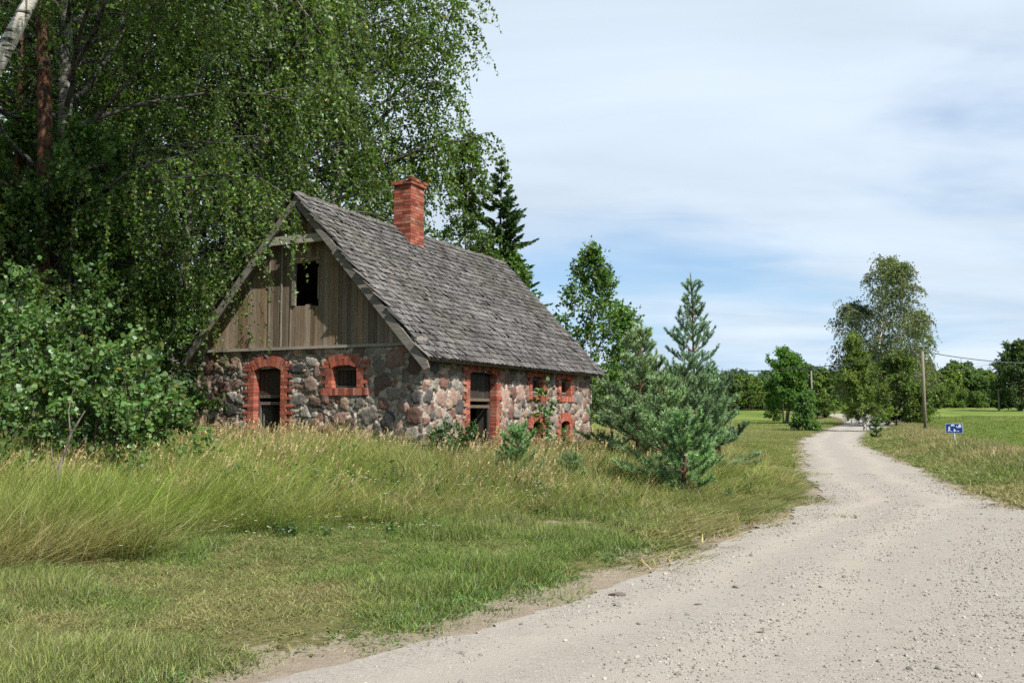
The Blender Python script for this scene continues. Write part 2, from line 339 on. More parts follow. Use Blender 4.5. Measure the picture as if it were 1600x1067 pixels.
def build_road():
    k = 56; e = np.linspace(0, 1, k) ; e = 0.5 - 0.5 * np.cos(e * np.pi) * (0.75 + 0.25 * np.abs(np.cos(e * np.pi)))
    L = catmull(ROAD_L, 60); Rr = catmull(ROAD_R, 60)
    sl = np.r_[0, np.cumsum(np.linalg.norm(np.diff(L, axis=0), axis=1))]
    w = Rr - L; wl = np.linalg.norm(w, axis=1, keepdims=True); wd = w / wl
    wob = lambda q: ((N1.fbm(sl * 0.7 + q, sl * 0 + q, 4) - 0.5) * 0.55 + (N2.fbm(sl * 4 + q, sl * 0 + 5 + q, 3) - 0.5) * 0.28)[:, None]
    L2 = L + wd * wob(3); R2 = Rr + wd * wob(40) * 1.2
    P = L2[:, None] + (R2 - L2)[:, None] * e[None, :, None]
    X = P[..., 0].ravel(); Y = P[..., 1].ravel(); n = len(L)
    ee = np.repeat(e[None], n, 0).ravel(); dl = (e[None] * np.linalg.norm(R2 - L2, axis=1)[:, None]).ravel() + (N3.fbm(X * 0.5, Y * 0.5, 3) - .5) * .5; rut = np.exp(-((dl - 0.85) / 0.26) ** 2) + np.exp(-((dl - 2.15) / 0.30) ** 2)
    Z = terrain(X, Y) ; Z = np.maximum(Z, (N2.fbm(X * 0.6, Y * 0.6, 2) - 0.5) * 0.03 + sstep(90, 280, np.hypot(X, Y)) * 1.95) + 0.012 - rut * 0.012
    i = np.arange(n - 1)[:, None] * k; j = np.arange(k - 1)[None]
    F = np.stack([i + j, i + j + 1, i + k + j + 1, i + k + j], -1).reshape(-1, 4)
    C = np.c_[1 - rut, rut, ee]
    m = MB(); m.add(np.c_[X, Y, Z], F, C, 0, True)
    tag(m.build('gravel_road', road_material()), 'pale gravel road winding into the distance', 'road', kind='structure')
build_ground(); build_road()

# ------------------------------------------------------------------ farmhouse
def build_house():
    rg = rngf(5)
    hz = 0.50
    root = empty('stone_farmhouse', (HC[0], HC[1], hz), HA)
    tag(root, 'old fieldstone farmhouse with red brick trim, plank gable and grey shake roof', 'house')
    front = lambda V: np.c_[V[:, 0], -V[:, 1], V[:, 2]]          # (u, out, v) -> local
    side = lambda V: np.c_[V[:, 1], V[:, 0], V[:, 2]]
    back = lambda V: np.c_[V[:, 0], HL + V[:, 1], V[:, 2]]
    west = lambda V: np.c_[-HW - V[:, 1], V[:, 0], V[:, 2]]
    WT = 2.46
    ridge = 5.92; HR = 3.13; rx = -HR; slope = (ridge - 2.5) / HR; rfz = lambda xx: ridge - np.abs(xx - rx) * slope
    # openings: u0, u1, v0, v1
    FO = [(-4.56, -3.78, -0.3, 1.95), (-2.33, -1.67, 1.54, 1.98)]
    SO = [(2.0, 3.35, -0.3, 1.88), (5.5, 6.2, 1.45, 1.9), (7.5, 8.2, 1.45, 1.9), (5.55, 6.15, 0.15, 0.66), (7.5, 8.15, 0.15, 0.66)]
    PAL = np.array([(.17, .095, .075), (.145, .105, .085), (.215, .195, .165), (.062, .058, .056), (.26, .175, .14), (.235, .17, .12), (.175, .155, .135), (.125, .085, .068), (.28, .26, .225)])
    def stonewall(u0, u1, v0, v1, opens, seed, light, step=0.017):
        r = rngf(seed); nz = VNoise(seed + 90); W = u1 - u0; Hh = v1 - v0
        cen, rad = [], []
        for rr, tries in ((0.21, 16), (0.17, 90), (0.135, 300), (0.105, 800), (0.075, 1800), (0.055, 3600), (0.038, 7000), (0.026, 8000)):
            for _ in range(tries):
                q = rr * r.uniform(0.85, 1.15); c = np.array([r.uniform(u0, u1), r.uniform(v0, v1)])
                if cen:
                    dd = np.hypot(*(np.array(cen) - c).T) - np.array(rad)
                    if dd.min() < q * 0.95: continue
                cen.append(c); rad.append(q)
        cen = np.array(cen); rad = np.array(rad); K = len(cen)
        ang = r.uniform(-0.5, 0.5, K); asp = np.exp(r.normal(.06, .16, K)); ex = r.uniform(2.4, 5.0, K)
        w = np.where(rad > 0.1, 1.0, 0)
        ci = r.choice(len(PAL), K, p=np.array([.18, .15, .13, .10, .14, .09, .08, .08, .05]))
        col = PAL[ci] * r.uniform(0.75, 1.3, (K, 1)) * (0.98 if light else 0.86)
        chip = rad < 0.058; col[chip] = np.array([.27, .235, .20]) * r.uniform(0.35, 1.55, (chip.sum(), 1))
        prot = np.where(rad > 0.1, r.uniform(0.04, 0.085, K), r.uniform(0.012, 0.04, K))
        nu = int(W / step) + 1; nv = int(Hh / step) + 1
        U, V = np.meshgrid(np.linspace(u0, u1, nu), np.linspace(v0, v1, nv)); u = U.ravel(); v = V.ravel()
        wu = u + (nz.fbm(u * 6.5, v * 6.5, 4) - 0.5) * 0.15; wv = v + (nz.fbm(u * 6.5 + 40, v * 6.5 + 7, 4) - 0.5) * 0.15
        best = np.full(len(u), 9.0); bi = np.zeros(len(u), int)
        for k in range(K):
            R2 = rad[k] * 1.6; sel = np.where((np.abs(wu - cen[k, 0]) < R2) & (np.abs(wv - cen[k, 1]) < R2))[0]
            du = wu[sel] - cen[k, 0]; dv = wv[sel] - cen[k, 1]; ca, sa = math.cos(ang[k]), math.sin(ang[k])
            a = np.abs(du * ca + dv * sa) / (rad[k] * asp[k]); b = np.abs(-du * sa + dv * ca) / (rad[k] / asp[k])
            D = (a ** ex[k] + b ** ex[k]) ** (1 / ex[k]); m_ = D < best[sel]; best[sel[m_]] = D[m_]; bi[sel[m_]] = k
        ins = sstep(1.12, 1.0, best); dome = np.sqrt(np.clip(1 - np.clip(best, 0, 1) ** 3, 0, 1))
        rough = (nz.fbm(u * 14, v * 14, 4) - 0.5)
        hgt = ins * prot[bi] * (0.45 + 0.55 * dome) + rough * 0.022
        tex = 0.72 + 0.56 * nz.fbm(u * 22, v * 22, 4) + 0.35 * (nz.fbm(u * 5 + 9, v * 5, 2) - 0.5)
        mort = np.array([.36, .31, .245]) * (0.25 + 1.25 * nz.fbm(u * 24 + 3, v * 24, 4))[:, None]
        C = ins[:, None] * col[bi] * tex[:, None] + (1 - ins)[:, None] * mort
        i = np.arange(nv - 1)[:, None] * nu; j = np.arange(nu - 1)[None]
        F = np.stack([i + j, i + j + 1, i + nu + j + 1, i + nu + j], -1).reshape(-1, 4)
        fu = u[F].mean(1); fv = v[F].mean(1); keep = np.ones(len(F), bool)
        for a0, a1, b0, b1 in opens: keep &= ~((fu > a0 - 0.04) & (fu < a1 + 0.04) & (fv > b0 - 0.02) & (fv < b1 + 0.05))
        for a0, a1, b0, b1 in opens:                  # flush behind the brick frames
            q = sstep(.03, -.03, np.maximum(np.maximum(a0 - .22 - u, u - a1 - .22), np.maximum(b0 - .12 - v, v - b1 - .26))); hgt = hgt * (1 - q) + np.minimum(hgt, .012) * q
        hgt = hgt * np.clip(np.minimum(u - u0, u1 - u) / 0.05 + 0.2, 0, 1)
        return np.c_[u, hgt, v], F[keep], C
    wall = MB()
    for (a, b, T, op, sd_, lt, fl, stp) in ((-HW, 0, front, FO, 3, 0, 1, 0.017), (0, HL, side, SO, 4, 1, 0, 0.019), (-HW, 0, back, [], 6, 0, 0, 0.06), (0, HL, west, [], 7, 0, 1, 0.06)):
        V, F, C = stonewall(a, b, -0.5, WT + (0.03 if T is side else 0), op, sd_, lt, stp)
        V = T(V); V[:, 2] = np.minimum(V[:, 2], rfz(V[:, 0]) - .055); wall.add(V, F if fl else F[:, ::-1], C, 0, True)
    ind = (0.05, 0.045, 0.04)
    def inner(T, a, b, op, dep):                     # inner leaf with the same openings and their linings
        us = sorted({a, b, *[o[0] for o in op], *[o[1] for o in op]}); vs_ = sorted({-0.5, WT, *[o[2] for o in op], *[o[3] for o in op]})
        for p in range(len(us) - 1):
            for q in range(len(vs_) - 1):
                mu, mv = (us[p] + us[p + 1]) / 2, (vs_[q] + vs_[q + 1]) / 2
                if any(o[0] < mu < o[1] and o[2] < mv < o[3] for o in op): continue
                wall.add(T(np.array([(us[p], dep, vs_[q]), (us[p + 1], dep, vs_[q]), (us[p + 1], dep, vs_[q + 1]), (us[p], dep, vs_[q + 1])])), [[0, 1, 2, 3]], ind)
        for o in op:
            for (p, q) in (((o[0], o[2]), (o[0], o[3])), ((o[1], o[2]), (o[1], o[3])), ((o[0], o[3]), (o[1], o[3])), ((o[0], o[2]), (o[1], o[2]))):
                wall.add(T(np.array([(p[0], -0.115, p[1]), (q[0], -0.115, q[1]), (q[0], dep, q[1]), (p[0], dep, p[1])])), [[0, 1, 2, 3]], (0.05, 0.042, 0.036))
    inner(front, -HW + .5, -.5, FO, -0.5); inner(side, .5, HL - .5, SO, -0.5); inner(back, -HW + .5, -.5, [], -0.5); inner(west, .5, HL - .5, [], -0.5)
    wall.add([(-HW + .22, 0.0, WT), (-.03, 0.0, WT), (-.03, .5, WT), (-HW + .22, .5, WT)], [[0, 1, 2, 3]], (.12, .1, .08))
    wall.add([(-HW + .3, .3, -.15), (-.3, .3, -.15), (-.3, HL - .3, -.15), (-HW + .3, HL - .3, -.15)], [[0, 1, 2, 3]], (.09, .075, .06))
    wall.build('wall', M['stone'], root)
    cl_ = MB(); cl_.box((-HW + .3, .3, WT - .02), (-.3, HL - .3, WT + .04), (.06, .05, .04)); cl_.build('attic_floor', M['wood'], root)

    # brick trim
    def bcol(): 
        c = np.array([(.32, .09, .055), (.35, .105, .065), (.28, .075, .048), (.37, .145, .10), (.22, .06, .043), (.30, .15, .11)][rg.choice(6, p=[.25, .25, .2, .12, .12, .06])]); return c * rg.uniform(.62, 1.18)
    MC = (.42, .36, .29)
    def surround(name, T, o, rise=0.1, jamb=True, sill=False, archh=0.25, out=0.062, base=None, fill=False):
        u0, u1, v0, v1 = o; m = MB(); dep = -0.12
        b0 = v0 if base is None else base
        def brick(a, b, c, d, j=0.004):
            e = rg.uniform(-j, j, 5); m.box((a + 0.006 + e[0], dep + e[1], c + 0.006 + e[2]), (b - 0.006 + e[3], out + e[4], d - 0.006), bcol(), T)
        if jamb:
            n = int(round((v1 - b0) / 0.083)); h = (v1 - b0) / n
            for i in range(n):
                w = (0.19, 0.33)[i % 2] * rg.uniform(.92, 1.06) ; w2 = (0.33, 0.19)[(i + 1) % 2] * rg.uniform(.92, 1.06)
                c, d = b0 + i * h, b0 + (i + 1) * h
                for (s, e_, w_) in ((u0, -1, w), (u1, 1, w2)):
                    a, b = (s - w_, s) if e_ < 0 else (s, s + w_)
                    if w_ > 0.25:
                        k = a + (b - a) * (0.66 if e_ < 0 else 0.34); brick(a, k, c, d); brick(k, b, c, d)
                    else: brick(a, b, c, d)
            for s, e_ in ((u0, -1), (u1, 1)):
                a, b = (s - 0.17, s - .014) if e_ < 0 else (s + .014, s + 0.17); m.box((a, dep + .012, b0 + .003), (b, out - 0.008, v1 - .003), MC, T)
        # segmental arch of bricks on edge
        W = u1 - u0 + 0.06; mid = (u0 + u1) / 2
        rise = max(rise, 0.012); Ra = (W * W / 4 + rise * rise) / (2 * rise); cv = v1 + rise * 0.25 - Ra + (rise * .75); A = math.asin(min(1, W / 2 / Ra)) * 1.02
        n = max(5, int(2 * A * (Ra + archh * .5) / 0.078)); da = 2 * A / n
        for i in range(n):
            t = -A + (i + .5) * da; hw = da * .5 * (Ra + archh * .5) - 0.007; e = rg.uniform(-.008, .008, 2)
            P = []
            for (r_, w_) in ((Ra + e[0], hw * Ra / (Ra + archh * .5)), (Ra + archh + e[1], hw * (Ra + archh) / (Ra + archh * .5))):
                for sg in (-1, 1): P.append((mid + math.sin(t) * r_ + sg * w_ * math.cos(t), cv + math.cos(t) * r_ - sg * w_ * math.sin(t)))
            half = rg.rand() < 0.55
            if half:
                f = rg.uniform(.4, .6); q = lambda a, b: tuple(np.array(a) * (1 - f) + np.array(b) * f)
                k0, k1 = q(P[0], P[2]), q(P[1], P[3]); g = 0.005 / archh
                m.prism([P[0], P[1], k1, k0], dep, out + rg.uniform(-.004, .004), bcol(), T)
                L_ = lambda a, b: tuple(np.array(a) * (1 - 2 * g) + np.array(b) * 2 * g)
                m.prism([L_(k0, P[2]), L_(k1, P[3]), P[3], P[2]], dep - .003, out + rg.uniform(-.004, .004), bcol(), T)
            else: m.prism([P[0], P[1], P[3], P[2]], dep, out + rg.uniform(-.004, .004), bcol(), T)
        ts = np.linspace(-A, A, 14)
        ring = [(mid + math.sin(t) * (Ra + .016), cv + math.cos(t) * (Ra + .016)) for t in ts] + [(mid + math.sin(t) * (Ra + archh - .01), cv + math.cos(t) * (Ra + archh - .01)) for t in ts[::-1]]
        m.prism(ring, dep + .014, out - 0.009, MC, T)
        if jamb:
            for s, e_ in ((u0, -1), (u1, 1)):           # shoulders beside the arch
                for i in range(2):
                    a, b = (s - .33, s - .10) if e_ < 0 else (s + .10, s + .33); brick(a + .02 * i, b + .02 * i * (e_ > 0), v1 + i * .083, v1 + (i + 1) * .083)
        if sill:
            n = int((u1 - u0 + .62) / .08); a0 = u0 - .31
            for i in range(n): brick(a0 + i * (u1 - u0 + .62) / n, a0 + (i + 1) * (u1 - u0 + .62) / n, v0 - .17, v0 - .003)
            m.box((u0 - .3, dep + .01, v0 - .165), (u1 + .3, out - .014, v0 - .006), MC, T)
        if fill:                                     # bricked-up opening
            n = 4
            for i in range(7):
                for k in range(n): brick(u0 + k * (u1 - u0) / n, u0 + (k + 1) * (u1 - u0) / n, v1 - (i + 1) * .083, v1 - i * .083)
        return m.build(name, M['brick'], root)
    surround('door_surround', front, FO[0], 0.11)
    surround('window_surround', front, FO[1], 0.06, sill=True)
    surround('door_surround', side, SO[0], 0.13)
    surround('window_surround', side, SO[1], 0.07, sill=True, archh=.22); surround('window_surround', side, SO[2], 0.07, sill=True, archh=.22)
    surround('cellar_vent_surround', side, SO[3], 0.08); surround('cellar_vent_surround', side, SO[4], 0.08)

    wc = lambda k=1.0: np.array([(.19, .165, .14), (.23, .20, .165), (.15, .125, .10), (.20, .15, .105)][rg.randint(4)]) * k * rg.uniform(.8, 1.15)
    # doors: transom panel, cross rails, leaf left ajar
    def door(T, o, leafw, lab, swing):
        u0, u1, v0, v1 = o
        d = MB(); tz = v1 - 0.62
        n = 6
        for i in range(n): d.box((u0 + .02 + i * (u1 - u0 - .04) / n + .004, -.17, tz + .06), (u0 + .02 + (i + 1) * (u1 - u0 - .04) / n - .006, -.14, v1 + .05), wc(.26), T)
        d.box((u0 - .02, -.19, tz), (u1 + .02, -.125, tz + .07), wc(.6), T); d.box((u0 - .015, -.185, tz - .16), (u1 + .015, -.13, tz - .09), wc(.55), T)
        o_ = d.build('door', M['wood'], root); o_['label'] = lab
        f = MB()
        f.box((u0 - .01, -.18, v0), (u0 + .05, -.128, tz - .16), wc(.6), T); f.build('door_post', M['wood'], o_); f = MB()
        f.box((u1 - .05, -.18, v0), (u1 + .01, -.128, tz - .16), wc(.3), T); f.build('door_post', M['wood'], o_)
        if leafw:
            l = MB(); ca, sa = math.cos(swing), math.sin(swing)
            for i in range(5):
                a, b = i * leafw / 5 + .003, (i + 1) * leafw / 5 - .004
                def TT(V): 
                    q = V.copy(); q[:, 0] = u0 + .07 + V[:, 0] * ca - V[:, 1] * sa; q[:, 1] = -.20 - V[:, 0] * sa - V[:, 1] * ca; return T(q)
                l.box((a, -.015, v0), (b, .015, tz - .18), wc(.55), TT)
            for zz_ in (.35, 1.0): l.box((.02, .016, zz_), (leafw - .02, .04, zz_ + .11), wc(.8), TT)
            l.build('door_leaf', M['wood'], o_)
    door(front, FO[0], .70, 'plank door standing ajar under a dark slatted transom', R_(80))
    door(side, SO[0], 0, 'open doorway under a dark slatted transom', 0)
    for T, o in ((front, FO[1]), (side, SO[1]), (side, SO[2])):
        w = MB(); u0, u1, v0, v1 = o
        for a, b, c, d in ((u0, u0 + .05, v0 + .051, v1 - .05), (u1 - .05, u1, v0 + .051, v1 - .05), (u0, u1, v0, v0 + .05), (u0, u1, v1 - .049, v1 + .05)):
            w.box((a, -.14, c), (b, -.09, d), wc(.35), T)
        fr = w.build('window_frame', M['wood'], root)
        s = MB(); n = 5
        for i in range(n): s.box((u0 + .052 + i * (u1 - u0 - .10) / n, -.16, v0 + .052), (u0 + .048 + (i + 1) * (u1 - u0 - .10) / n - .012, -.145, v1 - .01), wc(.16), T)
        s.build('shutter_boards', M['wood'], fr)
        if T is side:
            b = MB(); b.box((u0 + .06, -.088, v0 + .06), (u1 - .06, -.07, v0 + .11), wc(.9), T); b.build('window_board', M['wood'], fr)

    # gable planking
    g = MB(); x = -HW + 0.20; aw = (-3.38, -2.74, 3.45, 4.42)
    roofz = lambda xx: ridge - abs(xx - rx) * slope - 0.06
    while x < -0.03:
        w = rg.uniform(.105, .165); x1 = min(x + w, -0.02)
        for a_ in aw[:2]:
            if x + .02 < a_ < x1 + .02: x1 = a_
        c = wc(.88) * np.array([1.07, 1, .91]) * rg.uniform(.6, 1.3)
        warm = sstep(-2.6, -5.5, (x + x1) / 2); c = c * (1 - .25 * warm) + warm * .25 * np.array([.36, .25, .15])
        y0 = rg.uniform(-.072, -.055); zb = WT + .035
        tops = [(x + .004, roofz(x)), (x1 - .004, roofz(x1))]
        if x < rx < x1: tops = [(x + .004, roofz(x)), (rx, roofz(rx)), (x1 - .004, roofz(x1))]
        segs = []
        if x1 > aw[0] + .01 and x < aw[1] - .01: segs = [('lo', aw[2] + rg.uniform(-.06, .02)), ('hi', aw[3] + rg.uniform(-.05, .06))]
        mk = lambda poly: g.prism(poly, 0.03, -y0, c, front)
        if not segs: mk([(x + .004, zb - rg.uniform(0, .02)), (x1 - .004, zb - rg.uniform(0, .02))] + tops[::-1])
        else:
            mk([(x + .004, zb), (x1 - .004, zb), (x1 - .004, segs[0][1]), (x + .004, segs[0][1] + rg.uniform(-.01, .01))])
            mk([(x + .004, segs[1][1]), (x1 - .004, segs[1][1] + rg.uniform(-.01, .01))] + tops[::-1])
        if rg.rand() < .35 and not segs: g.prism([(x1 - .02, zb), (x1 + .02, zb), (x1 + .02, roofz(x1 + .02) - .02), (x1 - .02, roofz(x1 - .02) - .02)], -y0 + .002, -y0 + .018, wc(1.1), front)
        x = x1
    g.build('gable_planking', M['wood'], root)
    bk = MB(); bk.prism([(-HW + .22, WT), (0, WT), (rx, ridge - .06)], -HL - .04, -HL + .02, (.16, .14, .12), front); bk.build('back_gable', M['wood'], root)
    b = MB(); b.box((-HW + .14, .03, WT - .035), (.02, .11, WT + .03), (.25, .225, .19), front); b.build('sill_board', M['beam'], root)
    f = MB()
    a0, a1, b0, b1 = aw
    f.box((a0 - .09, .055, b0 - .02), (a0, .10, b1 - .1), wc(.8), front); f.box((a1, .055, b0 + .1), (a1 + .035, .09, b1 - .15), wc(1), front); 
    f.box((a0 - .06, .056, b1 - .02), (a0 + .18, .085, b1 + .12), wc(1.2), front); f.box((a0 + .25, .058, b1 + .03), (a1 + .06, .082, b1 + .1), wc(.9), front)
    f.build('attic_window_frame', M['wood'], root)

    # roof
    OV, BO = 0.42, 0.36; EOS = {1: 0.35, -1: 0.24}; EO = 0.35
    zt = lambda q: 0.05 + q * 0   # thickness of the shake coat
    sag = lambda yy, t: -0.045 * np.sin((yy + .4) / (HL + .8) * np.pi) * t + (N2.fbm(yy * .6, t * 2 + yy * 0, 2) - .5) * .05 * t
    sl = math.hypot(1, slope); Ls = (HR + EO) * sl
    deck = MB()
    for sg in (-1, 1):
        EO = EOS[sg]; xe = rx + sg * (HR + EO - .02); ze = ridge - (HR + EO - .02) * slope
        q = np.array([(rx, -OV + .03, ridge - .05), (xe, -OV + .03, ze - .03), (xe, HL + BO - .03, ze - .03), (rx, HL + BO - .03, ridge - .05)])
        nrm = np.array([sg * slope, 0, 1]) / sl
        deck.add(np.concatenate([q, q - nrm * .06]), [[0, 1, 2, 3], [7, 6, 5, 4], [0, 4, 5, 1], [1, 5, 6, 2], [2, 6, 7, 3], [3, 7, 4, 0]], (.10, .085, .07))
    shk = MB()
    for sg in (1, -1):
        ex_ = 0.185; Ls = (HR + EOS[sg]) * sl; nrow = int(Ls / ex_) + 1
        dn = np.array([sg, 0, -slope]) / sl; nr = np.array([sg * slope, 0, 1]) / sl; al = np.array([0, 1.0, 0])
        for i in range(nrow):
            s0 = Ls + 0.02 - i * ex_; y = -OV - rg.uniform(0, .05); rowc = rg.uniform(.9, 1.1)
            lean0 = rg.uniform(-.05, .05)
            while y < HL + BO:
                w = rg.uniform(.048, .088) * (1 if sg > 0 else 2.2); Lb = rg.uniform(.40, .48); g_ = rg.uniform(.003, .010)
                wav = 0.055 * (N1.fbm(y * 1.1 + i * 3.1, i * 7.7, 3) - .5) + rg.uniform(-.012, .012)
                s_ = min(s0 + wav, Ls + .05); th = rg.uniform(.012, .02); lift = 0.05 + rg.uniform(0, .02) + (0.03 if rg.rand() < .04 else 0)
                lean = lean0 + 0.26 * math.tanh(9 * (N2(y * .9 + i * 5.3, i * 2.27) - .5)) + rg.uniform(-.03, .03)
                base = np.array([rx, 0, ridge]); e = sag(y, min(1, (1 - s_ / Ls) * 1.2 + .2))
                def pt(ss, yy, up): return base + dn * ss + al * yy + nr * (up + e)
                top = max(s_ - Lb, -0.03 if sg > 0 else 0.0)
                P = [pt(s_, y + .001, lift), pt(s_, y + w - g_, lift + rg.uniform(-.008, .008)), pt(top, y + w - g_ + lean * (s_ - top), .0), pt(top, y + .001 + lean * (s_ - top), .0)]
                Pt = [p + nr * th for p in P]
                cc = np.array([.132, .125, .120]) * rg.uniform(.5, 1.35) * rowc * (0.66 + .68 * N3.fbm(y * .7, i * .3, 3))
                moss = sstep(.60, .72, N1.fbm(y * .55 + 31, i * .16, 4)); cc = cc * (1 - .2 * moss) + np.array([.10, .105, .06]) * .2 * moss
                if rg.rand() < .07: cc = cc * np.array([1.05, .92, .8])
                if rg.rand() < .08: cc = cc * .55
                shk.add(np.array(P + Pt), [[4, 5, 6, 7], [0, 4, 7, 3], [1, 2, 6, 5], [0, 1, 5, 4]], cc)
                y += w
    rf = deck.build('roof', M['beam'], root)
    shk.build('shakes', M['shake'], rf)
    rc = MB(); y = -OV
    while y < HL + BO:                              # ridge course leaning over the top
        w = rg.uniform(.07, .12); e = float(sag(y, 1.0)); h_ = rg.uniform(.05, .09)
        rc.box((rx - .05, y + .003, ridge - .06 + e), (rx + .02, y + w - .003, ridge + h_ + e), np.array([.17, .155, .143]) * rg.uniform(.65, 1.15)); y += w
    rc.build('ridge_course', M['shake'], rf)

    def rake(yy, sg, name, w=.19, thick=.045, lo=0.0, hi=1.0, off=.03):
        EO = EOS[sg]; L0, L1 = hi * (HR + EO), lo * (HR + EO)
        p = lambda dx, dz: (rx + sg * dx, ridge - dx * slope + dz)
        poly = [p(L1, -off), p(L0, -off), p(L0 + (.06 if hi == 1 else 0), -off - .10), p(L0 - .05, -off - w * 1.45), p(L1, -off - w * 1.45)]
        m = MB(); m.prism(poly, -yy, -yy + thick, np.array([.17, .155, .135]) * rg.uniform(.9, 1.1), front); m.build(name, M['beam'], root)
    rake(-OV + .02, 1, 'bargeboard', lo=.30); rake(-OV + .02, -1, 'bargeboard', lo=.30)
    rake(-OV + .015, 1, 'bargeboard', w=.15, hi=.31); rake(-OV + .015, -1, 'bargeboard', w=.15, hi=.31)
    rake(HL + BO - .06, 1, 'bargeboard'); rake(HL + BO - .06, -1, 'bargeboard')
    cbm = MB(); hc = 1.22; zc = 4.80; hw = (ridge - zc) / slope
    cbm.prism([(rx - hw, zc), (rx + hw - .01, zc), (rx + hw - .18, zc + .19), (rx - hw + .17, zc + .19)], OV - .10, OV - .03, (.30, .275, .235), front); cbm.build('collar_beam', M['beam'], root)
    kp = MB(); kp.box((rx - .05, OV - .16, zc + .02), (rx + .05, OV - .105, ridge - .15), (.12, .10, .085), front); kp.build('king_post', M['wood'], root)
    for sg in (-1, 1):
        p = MB(); xx = rx + sg * (HR - .02); p.box((xx - .09, -.06, 2.56 - .12), (xx + .09, OV - .06, 2.56 + .02), (.23, .205, .175), front); p.build('purlin_end', M['wood'], root)
    eb = MB(); eb.box((-HW - .22, .02, 2.12), (-HW - .01, .30, 2.16), (.30, .12, .07), front); eb.build('eave_board', M['beam'], root)
    br = MB(); br.box((-.2, .10, 2.48), (.06, .22, 2.60), (.27, .24, .2), front); br.build('corner_bracket', M['wood'], root)
    for k in range(9):
        y = .35 + k * 1.15; t_ = MB(); t_.box((-.02, y, 2.17), (.27, y + .09, 2.28), (.26, .23, .19)); t_.build('rafter_tail', M['beam'], root)
    # chimney
    ch = MB(); x0, x1, y0, y1 = -3.2, -2.66, 3.68, 4.36; zb, ztp = 5.0, 7.06; c = 0
    ch.box((x0 + .012, y0 + .012, zb), (x1 - .012, y1 - .012, ztp), (.40, .33, .26)); z = zb; k = 0
    while z < ztp - .01:
        nx, ny = (2, 3) if k % 2 else (3, 2); c = lambda: bcol() * (np.array([.8, 1.0, .9]) if (5.85 < z < 6.1 and rg.rand() < .6) else 1) * (1 - .32 * float(sstep(6.3, 7.05, z)) * rg.rand()) * (1 if rg.rand() > .1 else .6)
        for i in range(nx):
            for (ya, yb) in ((y0, y0 + .1), (y1 - .1, y1)): e = rg.uniform(-.005, .005); ch.box((x0 + i * (x1 - x0) / nx + .006, ya + e, z + .006), (x0 + (i + 1) * (x1 - x0) / nx - .006, yb + e, z + .076), c())
        for i in range(ny):
            a, b_ = y0 + i * (y1 - y0) / ny, y0 + (i + 1) * (y1 - y0) / ny
            for (xa, xb) in ((x0 + .002, x0 + .1), (x1 - .1, x1 - .002)): e = rg.uniform(-.005, .005); ch.box((xa + e, a + .006, z + .005), (xb + e, b_ - .006, z + .076), c())
        z += .083; k += 1
    cho = ch.build('chimney', M['brick'], root)
    cp = MB()
    for lvl, o_ in ((0, .05), (1, .07)):
        zz_ = ztp + .002 + lvl * .085
        for i in range(5):
            a, b_ = x0 - o_ + i * (x1 - x0 + 2 * o_) / 5, x0 - o_ + (i + 1) * (x1 - x0 + 2 * o_) / 5
            for (ya, yb) in ((y0 - o_, y0 + .12), (y1 - .12, y1 + o_)):
                if lvl == 1 and rg.rand() < .3: continue
                e = rg.uniform(-.012, .012, 2); cp.box((a + .004, ya + e[0], zz_), (b_ - .004, yb + e[0], zz_ + .078 + e[1]), bcol() * np.array([.75, .85, .8]))
        for i in range(5):
            a, b_ = y0 + .122 + i * (y1 - y0 - .244) / 5, y0 + .122 + (i + 1) * (y1 - y0 - .244) / 5
            for (xa, xb) in ((x0 - o_, x0 + .12), (x1 - .12, x1 + o_)):
                if lvl == 1 and rg.rand() < .3: continue
                cp.box((xa, a + .003, zz_), (xb, b_ - .003, zz_ + .078 + rg.uniform(-.012, .012)), bcol() * np.array([.75, .85, .8]))
    cp.build('chimney_cap', M['brick'], cho)
build_house()
# ------------------------------------------------------------------ trees
KITE = np.array([(0, 0), (.34, .30), (.22, .72), (0, 1.0), (-.22, .72), (-.34, .30)])
ROUND = np.array([(0, 0), (.40, .16), (.46, .52), (.20, .88), (0, .98), (-.20, .88), (-.46, .52), (-.40, .16)])
DIAM = np.array([(0, 0), (.36, .42), (0, 1.0), (-.36, .42)])
SPRAY = np.array([(0, 0), (.30, .25), (.16, .7), (0, 1.0), (-.2, .75), (-.28, .3)])
def leaves(mb, P, A, size, cols, tmpl, rg, fold=0.12, mi=0, facing=None):
    P = np.asarray(P, float); n = len(P)
    if n == 0: return
    A = unit(A); r = rg.normal(0, 1, (n, 3)) + (0 if facing is None else np.asarray(facing))
    Wd = unit(np.cross(A, r)); Nn = np.cross(Wd, A); k = len(tmpl); size = np.broadcast_to(np.asarray(size, float), (n,))
    V = P[:, None] + size[:, None, None] * (tmpl[None, :, 1, None] * A[:, None] + tmpl[None, :, 0, None] * Wd[:, None] + fold * np.abs(tmpl[None, :, 0, None]) * 2 * Nn[:, None])
    mb.add(V.reshape(-1, 3), np.arange(n * k).reshape(n, k), np.repeat(cols, k, 0), mi)
def leafcols(rg, n, base, var=0.28, hue=0.12, yellow=0.03):
    c = np.array(base)[None] * np.exp(rg.normal(0, var, (n, 1))) * np.exp(rg.normal(0, hue, (n, 3)) * np.array([1, .35, .8]))
    y = rg.rand(n) < yellow; c[y] = np.array([.17, .15, .03]) * rg.uniform(.6, 1.2, (y.sum(), 1)); return np.clip(c, .003, .6)
def path(rg, p, d, L, n, wander, trop=0.0, trop2=None):
    pts = [np.array(p, float)]; d = unit(d); st = L / n
    for i in range(n):
        t = trop if trop2 is None else trop + (trop2 - trop) * i / max(1, n - 1)
        d = unit(d + rg.normal(0, wander, 3) + np.array([0, 0, t])); pts.append(pts[-1] + d * st)
    return np.array(pts)
